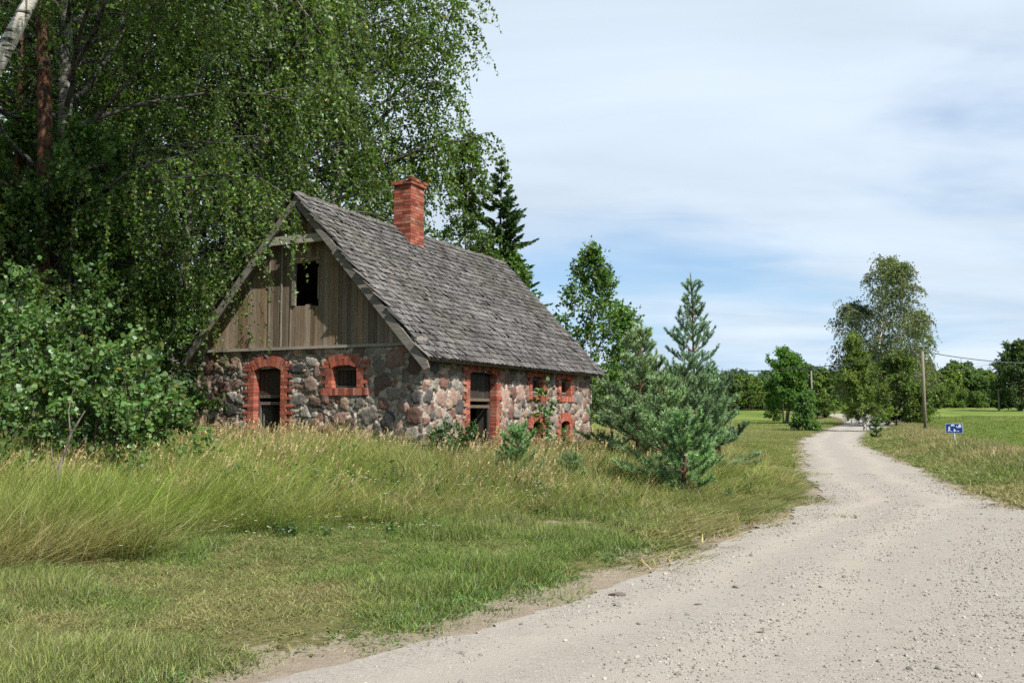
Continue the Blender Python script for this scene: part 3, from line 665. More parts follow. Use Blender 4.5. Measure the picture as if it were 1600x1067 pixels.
def along(P, u):
    f = np.clip(u, 0, 1) * (len(P) - 1); i = min(int(f), len(P) - 2); return P[i] + (P[i + 1] - P[i]) * (f - i), unit(P[i + 1] - P[i])

def grow(seed, H, tr, lean=(0, 0), cb=.25, prof=lambda t: .3, limbs=36, elev=(15, 60), droop=(0.05, -0.06), nbr=6, ntw=5, twl=.5, nleaf=9, ls=.07,
         col=(.045, .085, .018), tmpl=DIAM, hang=0, hangl=(.6, 1.8), leafgap=.06, bark=(.5, .5, .5), wander=.10, stems=1, zmax=None, dirb=-.25, bend=.02, leafbias=0, cvar=.28, azr=None):
    """trunk, limbs, branches, twigs or hanging strands, and every leaf; returns (bark MB, leaf MB) in tree space"""
    rg = rngf(seed); bk, lf = MB(), MB(); LP, LA, LT = [], [], []
    for s in range(stems):
        sp = rg.uniform(-.25, .25, 2) if stems > 1 else np.zeros(2)
        ld = np.array([lean[0] + sp[0] * .6, lean[1] + sp[1] * .6, 1.0]); hh = H * (1 if s == 0 else rg.uniform(.75, .98))
        T = path(rg, (sp[0], sp[1], -.15), ld, hh + .15, 14, bend, .02); rt = tr * (1 - np.linspace(0, 1, 15) ** 1.1 * .92); rt[0] *= 1.35
        bk.tube(T, rt, 9, bark)
        nl = max(3, limbs // stems)
        for k in range(nl):
            t = (k + rg.rand()) / nl; u = cb + (1 - cb) * t * .985; p, td = along(T, u); az = k * 2.399 + rg.uniform(-.5, .5)
            if azr is not None: az = rg.uniform(*azr)
            L = max(.25, prof(t) * hh * rg.uniform(.75, 1.2)); el = R_(elev[0] + (elev[1] - elev[0]) * t + rg.uniform(-10, 10))
            d = np.array([math.cos(az) * math.cos(el), math.sin(az) * math.cos(el), math.sin(el)])
            B = path(rg, p, d, L, 7, wander, *droop); r0 = max(.008, tr * .42 * (1 - u * .75) * min(1, L / 2.2))
            bk.tube(B, np.linspace(r0, r0 * .15, 8), 5, np.array(bark) * .36)
            tn = rg.uniform(.72, 1.22)
            for j in range(nbr):
                uu = rg.uniform(.22, 1.0) if j else .97; q, bd = along(B, uu)
                dd = unit(bd + unit(rg.normal(0, 1, 3)) * .8 + np.array([0, 0, .1])); Lb = L * .42 * (1.15 - .6 * uu) * rg.uniform(.6, 1.2) + .15
                Cb = path(rg, q, dd, Lb, 4, wander * 1.4, *droop); bk.tube(Cb, np.linspace(max(.005, r0 * .35), .003, 5), 4, np.array(bark) * .4)
                for m in range(ntw):
                    q2, cd = along(Cb, rg.uniform(.15, 1.0))
                    if hang:
                        hl = rg.uniform(*hangl); d3 = unit(np.array([rg.normal(0, .35), rg.normal(0, .35), -.2]) + cd * .7)
                        Tw = path(rg, q2, d3, hl, 5, .10, -.42, -.5); nlv = max(3, int(hl / leafgap))
                    else:
                        d3 = unit(cd + rg.normal(0, .7, 3)); Tw = path(rg, q2, d3, twl * rg.uniform(.5, 1.2), 3, .15, droop[1]); nlv = nleaf
                    if m % 2 == 0: bk.tube(Tw, np.linspace(.004, .002, len(Tw)), 3, np.array(bark) * .35)
                    f = rg.rand(nlv) * (len(Tw) - 1.001); i = f.astype(int); pp = Tw[i] + (Tw[i + 1] - Tw[i]) * (f - i)[:, None]
                    ax = rg.normal(0, .8, (nlv, 3)) + (Tw[i + 1] - Tw[i]) / np.linalg.norm(Tw[1] - Tw[0]) * .5 + np.array([0, 0, dirb])
                    LP.append(pp + unit(ax) * .01); LA.append(ax); LT.append(np.full(nlv, tn * rg.uniform(.85, 1.15)))
    P = np.concatenate(LP); A = np.concatenate(LA); tn = np.concatenate(LT)
    if zmax is not None:                            # far above the picture: keep one leaf in three, larger
        hi = P[:, 2] > zmax; drop = hi & (rg.rand(len(P)) > .34); P, A, tn, hi = P[~drop], A[~drop], tn[~drop], hi[~drop]
        sz = ls * rg.uniform(.55, 1.35, len(P)) * np.where(hi, 1.6, 1)
    else: sz = ls * rg.uniform(.5, 1.4, len(P))
    C = leafcols(rg, len(P), col, cvar) * tn[:, None]
    leaves(lf, P, A, sz, C, tmpl, rg)
    return bk, lf
def tree(name, label, cat, loc, mbs, bark, leaf='leaf', rz=0.0, group=None, trunk='trunk', crown='crown'):
    root = empty(name, tuple(loc), rz); tag(root, label, cat, group)
    mbs[0].build(trunk, M[bark], root); mbs[1].build(crown, M[leaf], root)
    return root
def again(src, label, loc, rz, sc=1.0):
    c = copy_tree(src); c.location = tuple(loc); c.rotation_euler = (0, 0, rz); c.scale = (sc, sc, sc * 1.0); c['label'] = label; return c

def needles(mb, P0, P1, n, L, w, col, rg, fwd=.75, bush=1.0):
    """needles round a shoot from P0 to P1"""
    ax = unit(P1 - P0); t = rg.rand(n) ** .9; P = P0 + (P1 - P0) * t[:, None]
    r = rg.normal(0, 1, (n, 3)); r = unit(r - (r @ ax)[:, None] * ax); A = unit(r * bush + ax * fwd * (.7 + .9 * t[:, None]))
    s = L * rg.uniform(.7, 1.15, n); W = unit(np.cross(A, rg.normal(0, 1, (n, 3)))) * (w * .5)
    V = np.stack([P - W, P + W, P + A * s[:, None]], 1).reshape(-1, 3)
    C = leafcols(rg, n, col, .25, .08, 0); mb.add(V, np.arange(3 * n).reshape(n, 3), np.repeat(C, 3, 0))
def pine(seed, H, R, dens=1.0, col=(.055, .105, .055), nl=.075, w=.011, first=.12, tr=.05, gap=None, sub=.13):
    rg = rngf(seed); bk, lf = MB(), MB(); T = path(rg, (0, 0, -.1), (rg.normal(0, .03), rg.normal(0, .03), 1), H + .1, 10, .02, .03)
    bk.tube(T, np.linspace(tr, .008, 11), 7, (.5, .5, .5)); nw = max(4, int(H / (gap or .42)))
    top = T[-1]; needles(lf, along(T, .86)[0], top, int(130 * dens), nl, w, col, rg, .9, .8)
    for k in range(nw):
        u = first + (1 - first) * (k / nw) ** .92 * .96; z = u; p0, _ = along(T, u)
        Lw = R * (1 - u) ** .75 * (.72 + .28 * float(sstep(0, .28, u))) * rg.uniform(.85, 1.12) + .12; nb = rg.randint(5, 8); a0 = rg.rand() * 6.28
        for b in range(nb):
            az = a0 + b * 6.283 / nb + rg.normal(0, .15); el = R_(6 + 44 * u + rg.normal(0, 8)); L = Lw * rg.uniform(.6, 1.22)
            B = path(rg, p0, (math.cos(az) * math.cos(el), math.sin(az) * math.cos(el), math.sin(el)), L, 6, .05, .02, .16)
            bk.tube(B, np.linspace(max(.006, tr * .35 * (1 - u * .6)), .004, 7), 4, (.42, .42, .42)); tint = np.array(col) * rg.uniform(.72, 1.25)
            needles(lf, along(B, .55)[0], B[-1], int(60 * dens), nl, w, tint, rg)
            needles(lf, along(B, .15)[0], along(B, .6)[0], int(30 * dens), nl, w, tint * .8, rg)
            nsub = max(2, int(L / sub))
            for q in range(nsub):
                uu = .22 + .75 * (q + rg.rand()) / nsub; s, bd = along(B, uu); sg = 1 if q % 2 else -1
                sd_ = unit(np.cross(bd, (0, 0, 1.0))) * sg; d = unit(bd * .85 + sd_ * rg.uniform(.55, 1.0) + np.array([0, 0, rg.uniform(.0, .45)]))
                l = (.14 + .40 * L * (1 - uu) * .9) * rg.uniform(.7, 1.15); S = path(rg, s, d, l, 3, .06, .10)
                bk.tube(S, np.linspace(.006, .003, 4), 3, (.4, .4, .4))
                for a, b2 in ((0, 1), (1, 2), (2, 3)): needles(lf, S[a], S[b2], int(max(7, 60 * l / 3 / .12) * dens), nl, w, tint * rg.uniform(.85, 1.15), rg)
                if l > .2:
                    for e in (-1, 1):
                        d2 = unit((S[2] - S[1]) + np.cross(S[2] - S[1], (0, 0, 1.0)) * e * .9 + np.array([0, 0, .02])); needles(lf, S[1], S[1] + d2 * l * .55, int(24 * dens), nl, w, tint, rg)
    return bk, lf
def spruce(seed, H, R, col=(.052, .092, .034), dens=1.0, first=.06, zmin=0):
    rg = rngf(seed); bk, lf = MB(), MB(); T = path(rg, (0, 0, -.1), (0, 0, 1), H + .1, 10, .008, .02); bk.tube(T, np.linspace(H * .014, .01, 11), 7, (.45, .45, .45))
    nw = int(H / .34); P_, A_, C_, S_ = [], [], [], []
    for k in range(nw):
        u = first + (1 - first) * k / nw; p0, _ = along(T, u); L = R * (1 - u) ** .9 * rg.uniform(.75, 1.2) + .1; nb = rg.randint(6, 9)
        for b in range(nb):
            az = rg.rand() * 6.283; el = R_(-12 + 40 * u + rg.normal(0, 6)); Lb = L * rg.uniform(.7, 1.1)
            B = path(rg, p0, (math.cos(az) * math.cos(el), math.sin(az) * math.cos(el), math.sin(el)), Lb, 6, .04, -.05, .13)
            bk.tube(B, np.linspace(max(.008, .03 * (1 - u)), .004, 7), 4, (.4, .4, .4)); tint = rg.uniform(.7, 1.35)
            n = int((16 + 75 * Lb) * dens); uu = rg.uniform(.12, 1, n) ** .8
            f = uu * 5.999; i = f.astype(int); pp = B[i] + (B[i + 1] - B[i]) * (f - i)[:, None]; bd = unit(B[i + 1] - B[i]); sd_ = unit(np.cross(bd, np.array([0, 0, 1.0]))) * np.where(rg.rand(n) < .5, 1, -1)[:, None]
            P_.append(pp); A_.append(bd * .7 + sd_ * rg.uniform(.2, 1, (n, 1)) + np.c_[np.zeros(n), np.zeros(n), rg.uniform(-.9, .1, n)]); S_.append((.12 + .26 * (1 - uu) * min(1.2, Lb)) * rg.uniform(.7, 1.2, n)); C_.append(np.full(n, tint))
    P = np.concatenate(P_); C = leafcols(rg, len(P), col, .22, .08, 0) * np.concatenate(C_)[:, None]
    leaves(lf, P, np.concatenate(A_), np.concatenate(S_), C, SPRAY * np.array([.55, 1]), rg, .2)
    return bk, lf

BIRCH = (.072, .118, .022); DARK = (.062, .115, .026)
dome = lambda a, p=.5: (lambda t: a * (1 - abs(2 * t - .75) ** 2 * .38) * (1 - t ** 3) ** p)

def build_grove():
    g = 'trees of the grove beside the farmhouse'
    # big birch whose hanging boughs screen the left of the house
    p = at(76, 19.2); b1 = tree('birch_tree', 'large drooping birch standing left of the gable, boughs hanging over its roof edge', 'tree', p,
        grow(21, 16, .24, (.05, -.02), .15, lambda t: .10 + .24 * math.sin(min(1, t * 2.2) * 1.57) if t < .6 else .37 * (1 - ((t - .6) / .4) ** 2) ** .5 + .03, 62, (14, 62), (.02, -.11), 7, 11, hang=1, hangl=(.7, 2.2), leafgap=.045, ls=.074, col=BIRCH, bark=(.20, .20, .20), zmax=10.0), 'birch_bark', group=g)
    # leaning near birch, white trunk top left
    p = at(-372, 13.2); tree('birch_tree', 'leaning birch with bright white bark at the upper left edge of the picture', 'tree', p,
        grow(22, 15, .19, (.55, .03), .56, dome(.30), 40, (20, 60), (.02, -.12), 6, 11, hang=1, hangl=(.6, 1.9), leafgap=.045, ls=.066, col=BIRCH, bark=(.5, .5, .5), zmax=8.5, bend=.012), 'birch_bark', group=g)
    # giant birch behind the house
    p = at(505, 34); tree('birch_tree', 'giant birch towering behind the roof, its crown reaching right above the chimney', 'tree', p,
        grow(23, 23, .34, (.0, 0), .26, dome(.225, .45), 62, (20, 66), (.04, -.10), 8, 12, hang=1, hangl=(.8, 2.4), leafgap=.075, ls=.125, col=BIRCH, bark=(.26, .26, .26), zmax=20), 'birch_bark', group=g)
    p = at(395, 27); tree('birch_tree', 'tall birch rising behind the left roof slope', 'tree', p,
        grow(24, 20, .26, (-.02, 0), .30, dome(.29), 52, (15, 64), (.04, -.11), 7, 11, hang=1, hangl=(.7, 2.2), leafgap=.065, ls=.105, col=BIRCH, bark=(.22, .22, .22), zmax=14), 'birch_bark', group=g)
    # reddish pines
    pb = grow(31, 19, .21, (.02, 0), .60, dome(.20), 26, (5, 50), (.04, .04), 6, 6, .5, 26, .11, (.03, .055, .024), DIAM * np.array([.22, 1]), bark=(.36, .36, .36))
    p0 = tree('pine_tree', 'thick orange barked pine trunk behind the leaning white birch', 'tree', at(60, 18.3), pb, 'pine_bark', 'needle', group=g)
    again(p0, 'thinner pine trunk at the far left edge, left of the thick pine', at(14, 19), 2.0, .62)
    again(p0, 'pine trunk standing straight behind the left slope of the roof', at(402, 31), 4.0, 1.0)
    # understory and filling trees on the left
    u = grow(41, 7.0, .09, (0, 0), .08, dome(.30), 34, (20, 60), (.03, -.02), 7, 8, .45, 12, .095, DARK, KITE, bark=(.45, .45, .45), stems=2)
    u0 = tree('understory_tree', 'dark leafy understory tree between the aspen bush and the house corner', 'tree', at(232, 21), u, 'grey_bark', group=g)
    again(u0, 'dark leafy understory tree behind the aspen bush', at(105, 19), 1.1, .95)
    again(u0, 'dark understory tree close to the back left corner of the house', at(300, 29.5), 2.6, 1.1)
    again(u0, 'dark understory tree at the left edge of the picture, behind the bushes', at(-10, 17.5), 3.9, 1.0)
    again(u0, 'low dark understory tree furthest back in the grove gap', at(190, 32), 5.0, 1.3)
    bt = grow(42, 15, .17, (0, 0), .14, dome(.27), 44, (12, 60), (.03, -.08), 7, 10, hang=1, hangl=(.5, 1.6), leafgap=.07, ls=.12, col=(.058, .098, .02), bark=(.2, .2, .2))
    c0 = tree('birch_tree', 'slender birch with a dark trunk between the drooping birch and the house', 'tree', at(268, 25), bt, 'birch_bark', group=g)
    again(c0, 'birch deep in the grove behind the thick pine', at(90, 31), 1.9, 1.2)
    again(c0, 'birch deep in the grove directly behind the drooping birch', at(205, 36), 3.3, 1.35)
    again(c0, 'birch behind the roof between the tall birch and the giant birch', at(478, 41), 4.6, 1.35)
    again(c0, 'birch behind the left edge bushes of the grove', at(-60, 24), 5.3, 1.1)
    # behind the ridge, right of the chimney
    tree('birch_tree', 'slim leafy birch just right of the chimney, in front of the spruce', 'tree', at(728, 35.5),
        grow(51, 11.6, .12, (.01, 0), .10, lambda t: .17 * (1 - t ** 1.7) + .03, 40, (25, 70), (.05, -.05), 5, 7, .6, 14, .115, (.075, .125, .032), KITE, bark=(.4, .4, .4)), 'birch_bark', group='trees behind the roof')
    tree('spruce_tree', 'dark spruce rising behind the middle of the roof ridge', 'tree', at(778, 39), spruce(52, 12.2, 3.9, dens=1.35), 'grey_bark', 'needle', group='trees behind the roof')
    tree('broadleaf_tree', 'rounded broadleaf tree behind the right end of the roof', 'tree', at(795, 37.5),
        grow(53, 7.4, .12, (.02, 0), .10, dome(.22), 30, (20, 65), (.03, -.02), 6, 7, .5, 14, .13, (.08, .15, .03), KITE, bark=(.4, .4, .4)), 'grey_bark', group='trees behind the roof')
    # aspen bush, front left
    for k, (px, dep, hh, lab) in enumerate([(40, 13.2, 2.75, 'tall aspen bush with large round leaves at the left edge'), (160, 12.8, 1.9, 'aspen bush with pale round leaves and a bare bent stem'), (-40, 11.2, 1.7, 'broad aspen bush nearest the left edge of the picture'), (225, 14.2, 1.45, 'low aspen bush nearest the house corner')]):
        mb = grow(60 + k, hh, .026, (.10, -.03), .08, lambda t: .36 * (1 - t ** 2) + .12, 34, (15, 60), (.03, -.02), 5, 4, .34, 10, .064, (.098, .165, .050), ROUND, bark=(.6, .6, .6), stems=5, cvar=.22, dirb=-.5)
        tree('aspen_bush', lab, 'bush', at(px, dep), mb, 'grey_bark', group='aspen bushes left of the house', trunk='stem', crown='foliage')
    p = at(92, 10.2); st = MB(); rg = rngf(3)
    st.tube([(0, 0, -.1), (.01, 0, .4), (.06, .02, .75), (.16, .02, 1.05), (.3, .03, 1.3)], [.024, .022, .018, .013, .007], 7, (.9, .9, .85)); st.tube([(.03, 0, .6), (-.05, .02, .75), (-.07, .03, .9)], [.012, .008, .004], 5, (.85, .85, .8)); st.tube([(.15, .02, 1.0), (.10, .05, 1.3), (.14, .06, 1.55)], [.01, .007, .003], 5, (.8, .8, .75))
    o = st.build('bare_stem', M['grey_bark']); o.location = tuple(p); tag(o, 'bare grey sapling stem bending right before the aspen bush', 'sapling')
    # saplings and pines at the right end of the house
    tree('young_birch', 'young birch with a loose pointed crown at the right gable end', 'tree', at(922, 31.5),
        grow(71, 6.6, .055, (0, 0), .12, lambda t: .31 * (1 - t ** 1.2) + .03, 46, (35, 65), (.05, -.02), 5, 5, .45, 10, .10, (.07, .135, .026), KITE, bark=(.4, .4, .4)), 'birch_bark', group='young birches at the right gable end')
    tree('young_birch', 'smaller young birch between the pointed birch and the tall pine', 'tree', at(984, 31),
        grow(72, 4.6, .045, (0, 0), .12, lambda t: .24 * (1 - t ** 1.2) + .03, 26, (35, 65), (.05, -.02), 5, 5, .45, 10, .10, (.08, .155, .03), KITE, bark=(.4, .4, .4)), 'birch_bark', group='young birches at the right gable end')
    gp = 'young pines right of the house'
    tree('young_pine', 'tallest young pine with an open blue green crown', 'tree', at(1088, 23), pine(81, 4.95, 1.55, .8, (.14, .225, .125), tr=.06, w=.014, gap=.42, sub=.15), 'pine_bark', 'needle', group=gp)
    tree('young_pine', 'soft grey green young pine touching the right house corner', 'tree', at(992, 20.5), pine(82, 3.5, 1.35, 1.0, (.185, .26, .125), nl=.10, w=.014), 'pine_bark', 'needle', group=gp)
    tree('young_pine', 'small young pine in front of the cluster with a thin bare trunk', 'tree', at(1032, 15.8), pine(83, 2.1, .95, .9, (.175, .26, .115), nl=.085, w=.012, first=.2), 'pine_bark', 'needle', group=gp)
    tree('young_pine', 'low bushy young pine nearest the road verge', 'tree', at(1066, 14.9), pine(84, 1.5, .85, 1.35, (.135, .23, .09), nl=.08, w=.012, first=.01, gap=.22), 'pine_bark', 'needle', group=gp)
    tree('young_pine', 'middle young pine before the tallest pine, dense to the ground', 'tree', at(1072, 20.2), pine(85, 2.75, 1.25, 1.0, (.14, .22, .105), nl=.08, w=.013, first=.06), 'pine_bark', 'needle', group=gp)
    tree('young_pine', 'wide low young pine at the right end of the pine cluster', 'tree', at(1122, 23.5), pine(86, 2.5, 1.3, 1.0, (.135, .21, .11), nl=.08, w=.014, first=.05), 'pine_bark', 'needle', group=gp)
    tree('young_pine', 'pale young pine at the left of the cluster against the house wall', 'tree', at(955, 22.5), pine(87, 2.3, 1.15, 1.0, (.165, .245, .11), nl=.085, w=.013, first=.05), 'pine_bark', 'needle', group=gp)
    tree('young_pine', 'narrow young pine squeezed between the grey green pine and the middle pine', 'tree', at(1028, 20.8), pine(94, 2.9, 1.15, 1.0, (.165, .245, .115), nl=.085, w=.013, first=.06), 'pine_bark', 'needle', group=gp)
    tree('young_pine', 'young pine in the gap below the tallest pine, its right side leaning to the road', 'tree', at(1104, 20.4), pine(95, 2.3, 1.1, 1.0, (.145, .225, .11), nl=.085, w=.013, first=.06), 'pine_bark', 'needle', group=gp)
    tree('pine_sapling', 'knee high pine sapling in the grass before the house side wall', 'sapling', at(806, 15.6), pine(88, 1.12, .42, 1.1, (.13, .235, .09), nl=.07, w=.010, first=.04, tr=.02, gap=.17), 'pine_bark', 'needle', group='pine saplings in the meadow')
    tree('pine_sapling', 'tiny thin pine sapling in the grass right of the other sapling', 'sapling', at(893, 16.2), pine(89, .62, .24, .8, (.12, .2, .08), nl=.06, w=.010, first=.1, tr=.014, gap=.14), 'pine_bark', 'needle', group='pine saplings in the meadow')
    # broad-leaved sapling by the side windows, weeds by the side door
    p = at(850, 21.5); tree('rowan_sapling', 'broad leaved sapling growing before the small side windows', 'sapling', p,
        grow(91, 1.45, .016, (.06, 0), .35, lambda t: .20, 8, (30, 60), (.02, -.03), 3, 3, .2, 4, .10, (.075, .155, .033), KITE, bark=(.4, .4, .4)), 'grey_bark')
    p = at(702, 17.6); tree('nettle_clump', 'dark green weed clump at the house corner left of the side door', 'plant', p,
        grow(92, .75, .008, (0, 0), .05, lambda t: .25, 40, (45, 75), (.03, 0), 3, 3, .2, 6, .06, (.04, .085, .02), KITE, bark=(.4, .5, .3), stems=9), 'grey_bark', trunk='stem', crown='foliage')
build_grove()

def build_far():
    # birch group by the road bend
    g = 'birches at the road bend'
    sil = dict(hang=1, leafgap=.11, ls=.165, col=(.100, .125, .048), tmpl=DIAM, cvar=.38)
    def fb(seed, px, dep, H, lab, lean, prof, limbs=46, cb=.09): return tree('birch_tree', lab, 'tree', at(px, dep), grow(seed, H, H * .015, lean, cb, prof, limbs, (32, 72), (.04, -.08), 6, 6, hangl=(.6, 1.9), bark=(.8, .8, .8), **sil), 'birch_bark', group=g)
    fb(101, 1368, 92, 16.8, 'tallest white trunked birch at the road bend, left of the pair', (.0, 0), lambda t: .21 * (1 - t ** 6) + .03)
    fb(102, 1411, 88, 15.6, 'right hand white trunked birch of the pair at the road bend', (.02, 0), lambda t: .15 * (1 - t ** 5) + .03)
    fb(103, 1352, 95, 12.6, 'left hand birch at the road bend with boughs reaching over the road', (-.03, 0), lambda t: .26 * (1 - t ** 4) + .03, 38)
    fb(104, 1428, 96, 12.0, 'thin birch at the right edge of the group at the road bend', (.03, 0), dome(.20), 30, .10)
    tree('alder_tree', 'short pointed green tree in front of the white birches at the road bend', 'tree', at(1353, 66),
        grow(105, 6.9, .10, (.0, 0), .10, lambda t: .25 * (1 - t ** 1.25) + .02, 60, (20, 55), (.03, -.05), 7, 8, .5, 20, .095, (.125, .175, .038), DIAM, bark=(.6, .6, .6), stems=2), 'birch_bark', group=g)
    tree('alder_tree', 'low green tree filling beneath the white birches', 'tree', at(1398, 84),
        grow(106, 6.5, .08, (0, 0), .05, dome(.36), 36, (20, 60), (.03, -.04), 6, 7, .6, 13, .17, (.085, .125, .03), KITE, bark=(.4, .4, .4)), 'grey_bark', group=g)
    bush = grow(107, 3.0, .05, (0, 0), .04, dome(.55), 34, (15, 60), (.03, -.03), 6, 7, .5, 13, .15, (.10, .155, .03), KITE, bark=(.4, .4, .4), stems=4)
    b0 = tree('green_bush', 'green bush at the foot of the birch trunks by the road', 'bush', at(1425, 84), bush, 'grey_bark', trunk='stem', crown='foliage')
    def bb(px, dep, sc, lab, rz): return again(b0, lab, at(px, dep), rz, sc)
    bb(1462, 176, 1.25, 'wide pale bush at the forest edge just right of the utility pole', 1.0)
    bb(1500, 190, 1.0, 'small bush at the forest edge between the pale bush and the far pole', 2.0)
    bb(1478, 186, 1.5, 'dark bush behind the wide pale bush at the forest edge', 2.9)
    bb(1527, 184, 1.0, 'low pale bush left of the far pole', 4.1)
    bb(1207, 112, .62, 'small sapling bush left of the round lone tree', 5.0)
    bb(1285, 118, .72, 'small round bush between the thin pole and the road bend', .6)
    tree('maple_tree', 'lone rounded green tree with several trunks on the mown meadow', 'tree', at(1224, 96),
        grow(108, 7.6, .11, (0, 0), .20, dome(.30, .4), 50, (20, 70), (.03, -.02), 7, 9, .6, 15, .15, (.09, .18, .035), KITE, bark=(.55, .55, .55), stems=3), 'grey_bark')
    tree('willow_bush', 'rounded dark green bush on the bank left of the road', 'bush', at(1256, 64),
        grow(109, 2.5, .035, (0, 0), .03, dome(.36), 34, (15, 70), (.03, -.02), 6, 7, .4, 14, .105, (.085, .16, .04), KITE, bark=(.4, .4, .4), stems=3), 'grey_bark', trunk='stem', crown='foliage')
    tree('oak_tree', 'dark dense oak at the right edge of the picture', 'tree', at(1592, 150),
        grow(110, 10.5, .3, (0, 0), .06, dome(.42, .35), 54, (5, 70), (.03, 0), 8, 9, .9, 16, .25, (.06, .10, .03), KITE, bark=(.4, .4, .4)), 'grey_bark')
    ps = pine(111, 1.1, .32, .6, (.12, .18, .07), nl=.12, w=.03, gap=.3)
    tree('pine_sapling', 'small pine sapling in dry grass on the right verge of the road', 'sapling', at(1367, 49), ps, 'pine_bark', 'needle', group='pine saplings in the meadow')
    # utility poles and wires
    def pole(px, dep, H, r, lab, col):
        m = MB(); m.tube([(0, 0, -.3), (0, 0, H * .5), (0, 0, H)], [r, r * .9, r * .78], 10, col, True); o = m.build('utility_pole', M['pole']); o.location = tuple(at(px, dep)); o.rotation_euler = (R_(.3), R_(-.4), 0)
        tag(o, lab, 'pole', 'utility poles'); c = MB(); c.tube([(.0, 0, H - .18), (.12, 0, H - .18), (.12, 0, H - .05)], .02, 5, (.12, .11, .10), True); c.build('insulator', M['plain'], o)
        return np.array(o.location) + np.array([0, 0, H])
    pa = pole(1443, 60, 5.45, .12, 'wooden utility pole on the field edge behind the blue sign', (.20, .175, .125))
    pb_ = pole(1268, 105, 6.0, .11, 'thin grey utility pole between the lone tree and the road', (.22, .20, .175))
    pc = pole(1559, 150, 8.6, .15, 'far grey utility pole left of the dark oak', (.20, .185, .165))
    def wire(a, b, sag_, lab, r=.022):
        t = np.linspace(0, 1, 24); P = a + (b - a) * t[:, None]; P[:, 2] -= sag_ * 4 * t * (1 - t)
        m = MB(); m.tube(P, r, 5, (.08, .08, .08)); o = m.build('power_line', M['plain']); tag(o, lab, 'wire', 'overhead wires')
    def pt(px, py, dep): return np.array([(px - 800) / 1400 * dep, dep, EYE + (640 - py) / 1400 * dep])
    wire(pa, pt(1110, 579, 74), .45, 'overhead wire running left from the wooden pole past the lone tree', .03)
    wire(pa, pt(1680, 566, 70), .35, 'overhead wire running right from the wooden pole toward the oak', .03)
    wire(pb_, pt(1130, 598, 115), .3, 'thin overhead wire left of the thin grey pole'); wire(pb_, pc + np.array([0, 0, -.5]), 1.0, 'long thin overhead wire from the thin grey pole toward the far pole', .02)
    # play street sign
    p = at(1488, 33); root = empty('road_sign', tuple(p), R_(-26)); tag(root, 'small blue and white residential zone sign on a steel post by the right verge', 'sign')
    s = MB(); s.tube([(0, 0.012, -.3), (0, .012, .91)], .021, 10, (.42, .43, .44), True); s.build('post', M['galv'], root)
    zc, W, Hh = 0.83, .285, .175
    rr = lambda w, h, r: [(sx * (w - r) + r * math.cos(a), zc + sz * (h - r) + r * math.sin(a)) for (sx, sz, a0) in ((1, 1, 0), (-1, 1, 90), (-1, -1, 180), (1, -1, 270)) for a in [R_(a0 + q) for q in (0, 30, 60, 90)]]
    pl = MB(); pl.prism(rr(W, Hh, .03), -.012, -.003, (.72, .74, .76)); pl.prism(rr(W - .014, Hh - .014, .022), -.016, -.0125, (.012, .05, .28)); plate = pl.build('sign_plate', M['plain'], root)
    w = (.80, .82, .84); circ = lambda x, y, r: [(x + r * math.cos(a), y + r * math.sin(a)) for a in np.linspace(0, 2 * np.pi, 13)[:-1]]
    def icon(name, *polys):
        ic = MB()
        for k, poly in enumerate(polys): ic.prism([(a, zc + b) for a, b in poly][::-1], -.0195 - .0002 * k, -.0165, w)
        ic.build(name, M['plain'], plate)
    icon('adult_symbol', circ(-.165, .035, .024), [(-.20, -.03), (-.185, .012), (-.145, .014), (-.125, -.03), (-.138, -.035), (-.155, -.01), (-.15, -.06), (-.12, -.12), (-.142, -.125), (-.172, -.07), (-.20, -.125), (-.222, -.118), (-.188, -.055)])
    icon('ball_symbol', circ(-.085, -.115, .014)); icon('child_symbol', circ(.0, -.038, .018), [(-.025, -.12), (-.02, -.055), (.02, -.055), (.045, -.085), (.07, -.12), (.045, -.122), (.02, -.095), (.015, -.125)]); icon('toy_symbol', [(.10, -.12), (.10, -.09), (.15, -.09), (.15, -.12)])
    icon('car_symbol', [(-.115, .085), (-.115, .115), (-.095, .118), (-.075, .142), (-.03, .142), (-.01, .118), (.015, .112), (.015, .085)], circ(-.085, .082, .013), circ(-.015, .082, .013))
    icon('house_symbol', [(.135, .02), (.135, .095), (.125, .095), (.185, .148), (.24, .095), (.23, .095), (.23, .02), (.205, .02), (.205, .06), (.18, .06), (.18, .02)]); icon('slide_symbol', [(.06, .085), (.075, .04), (.10, .02), (.13, .02), (.13, .04), (.105, .045), (.085, .085)])
build_far()
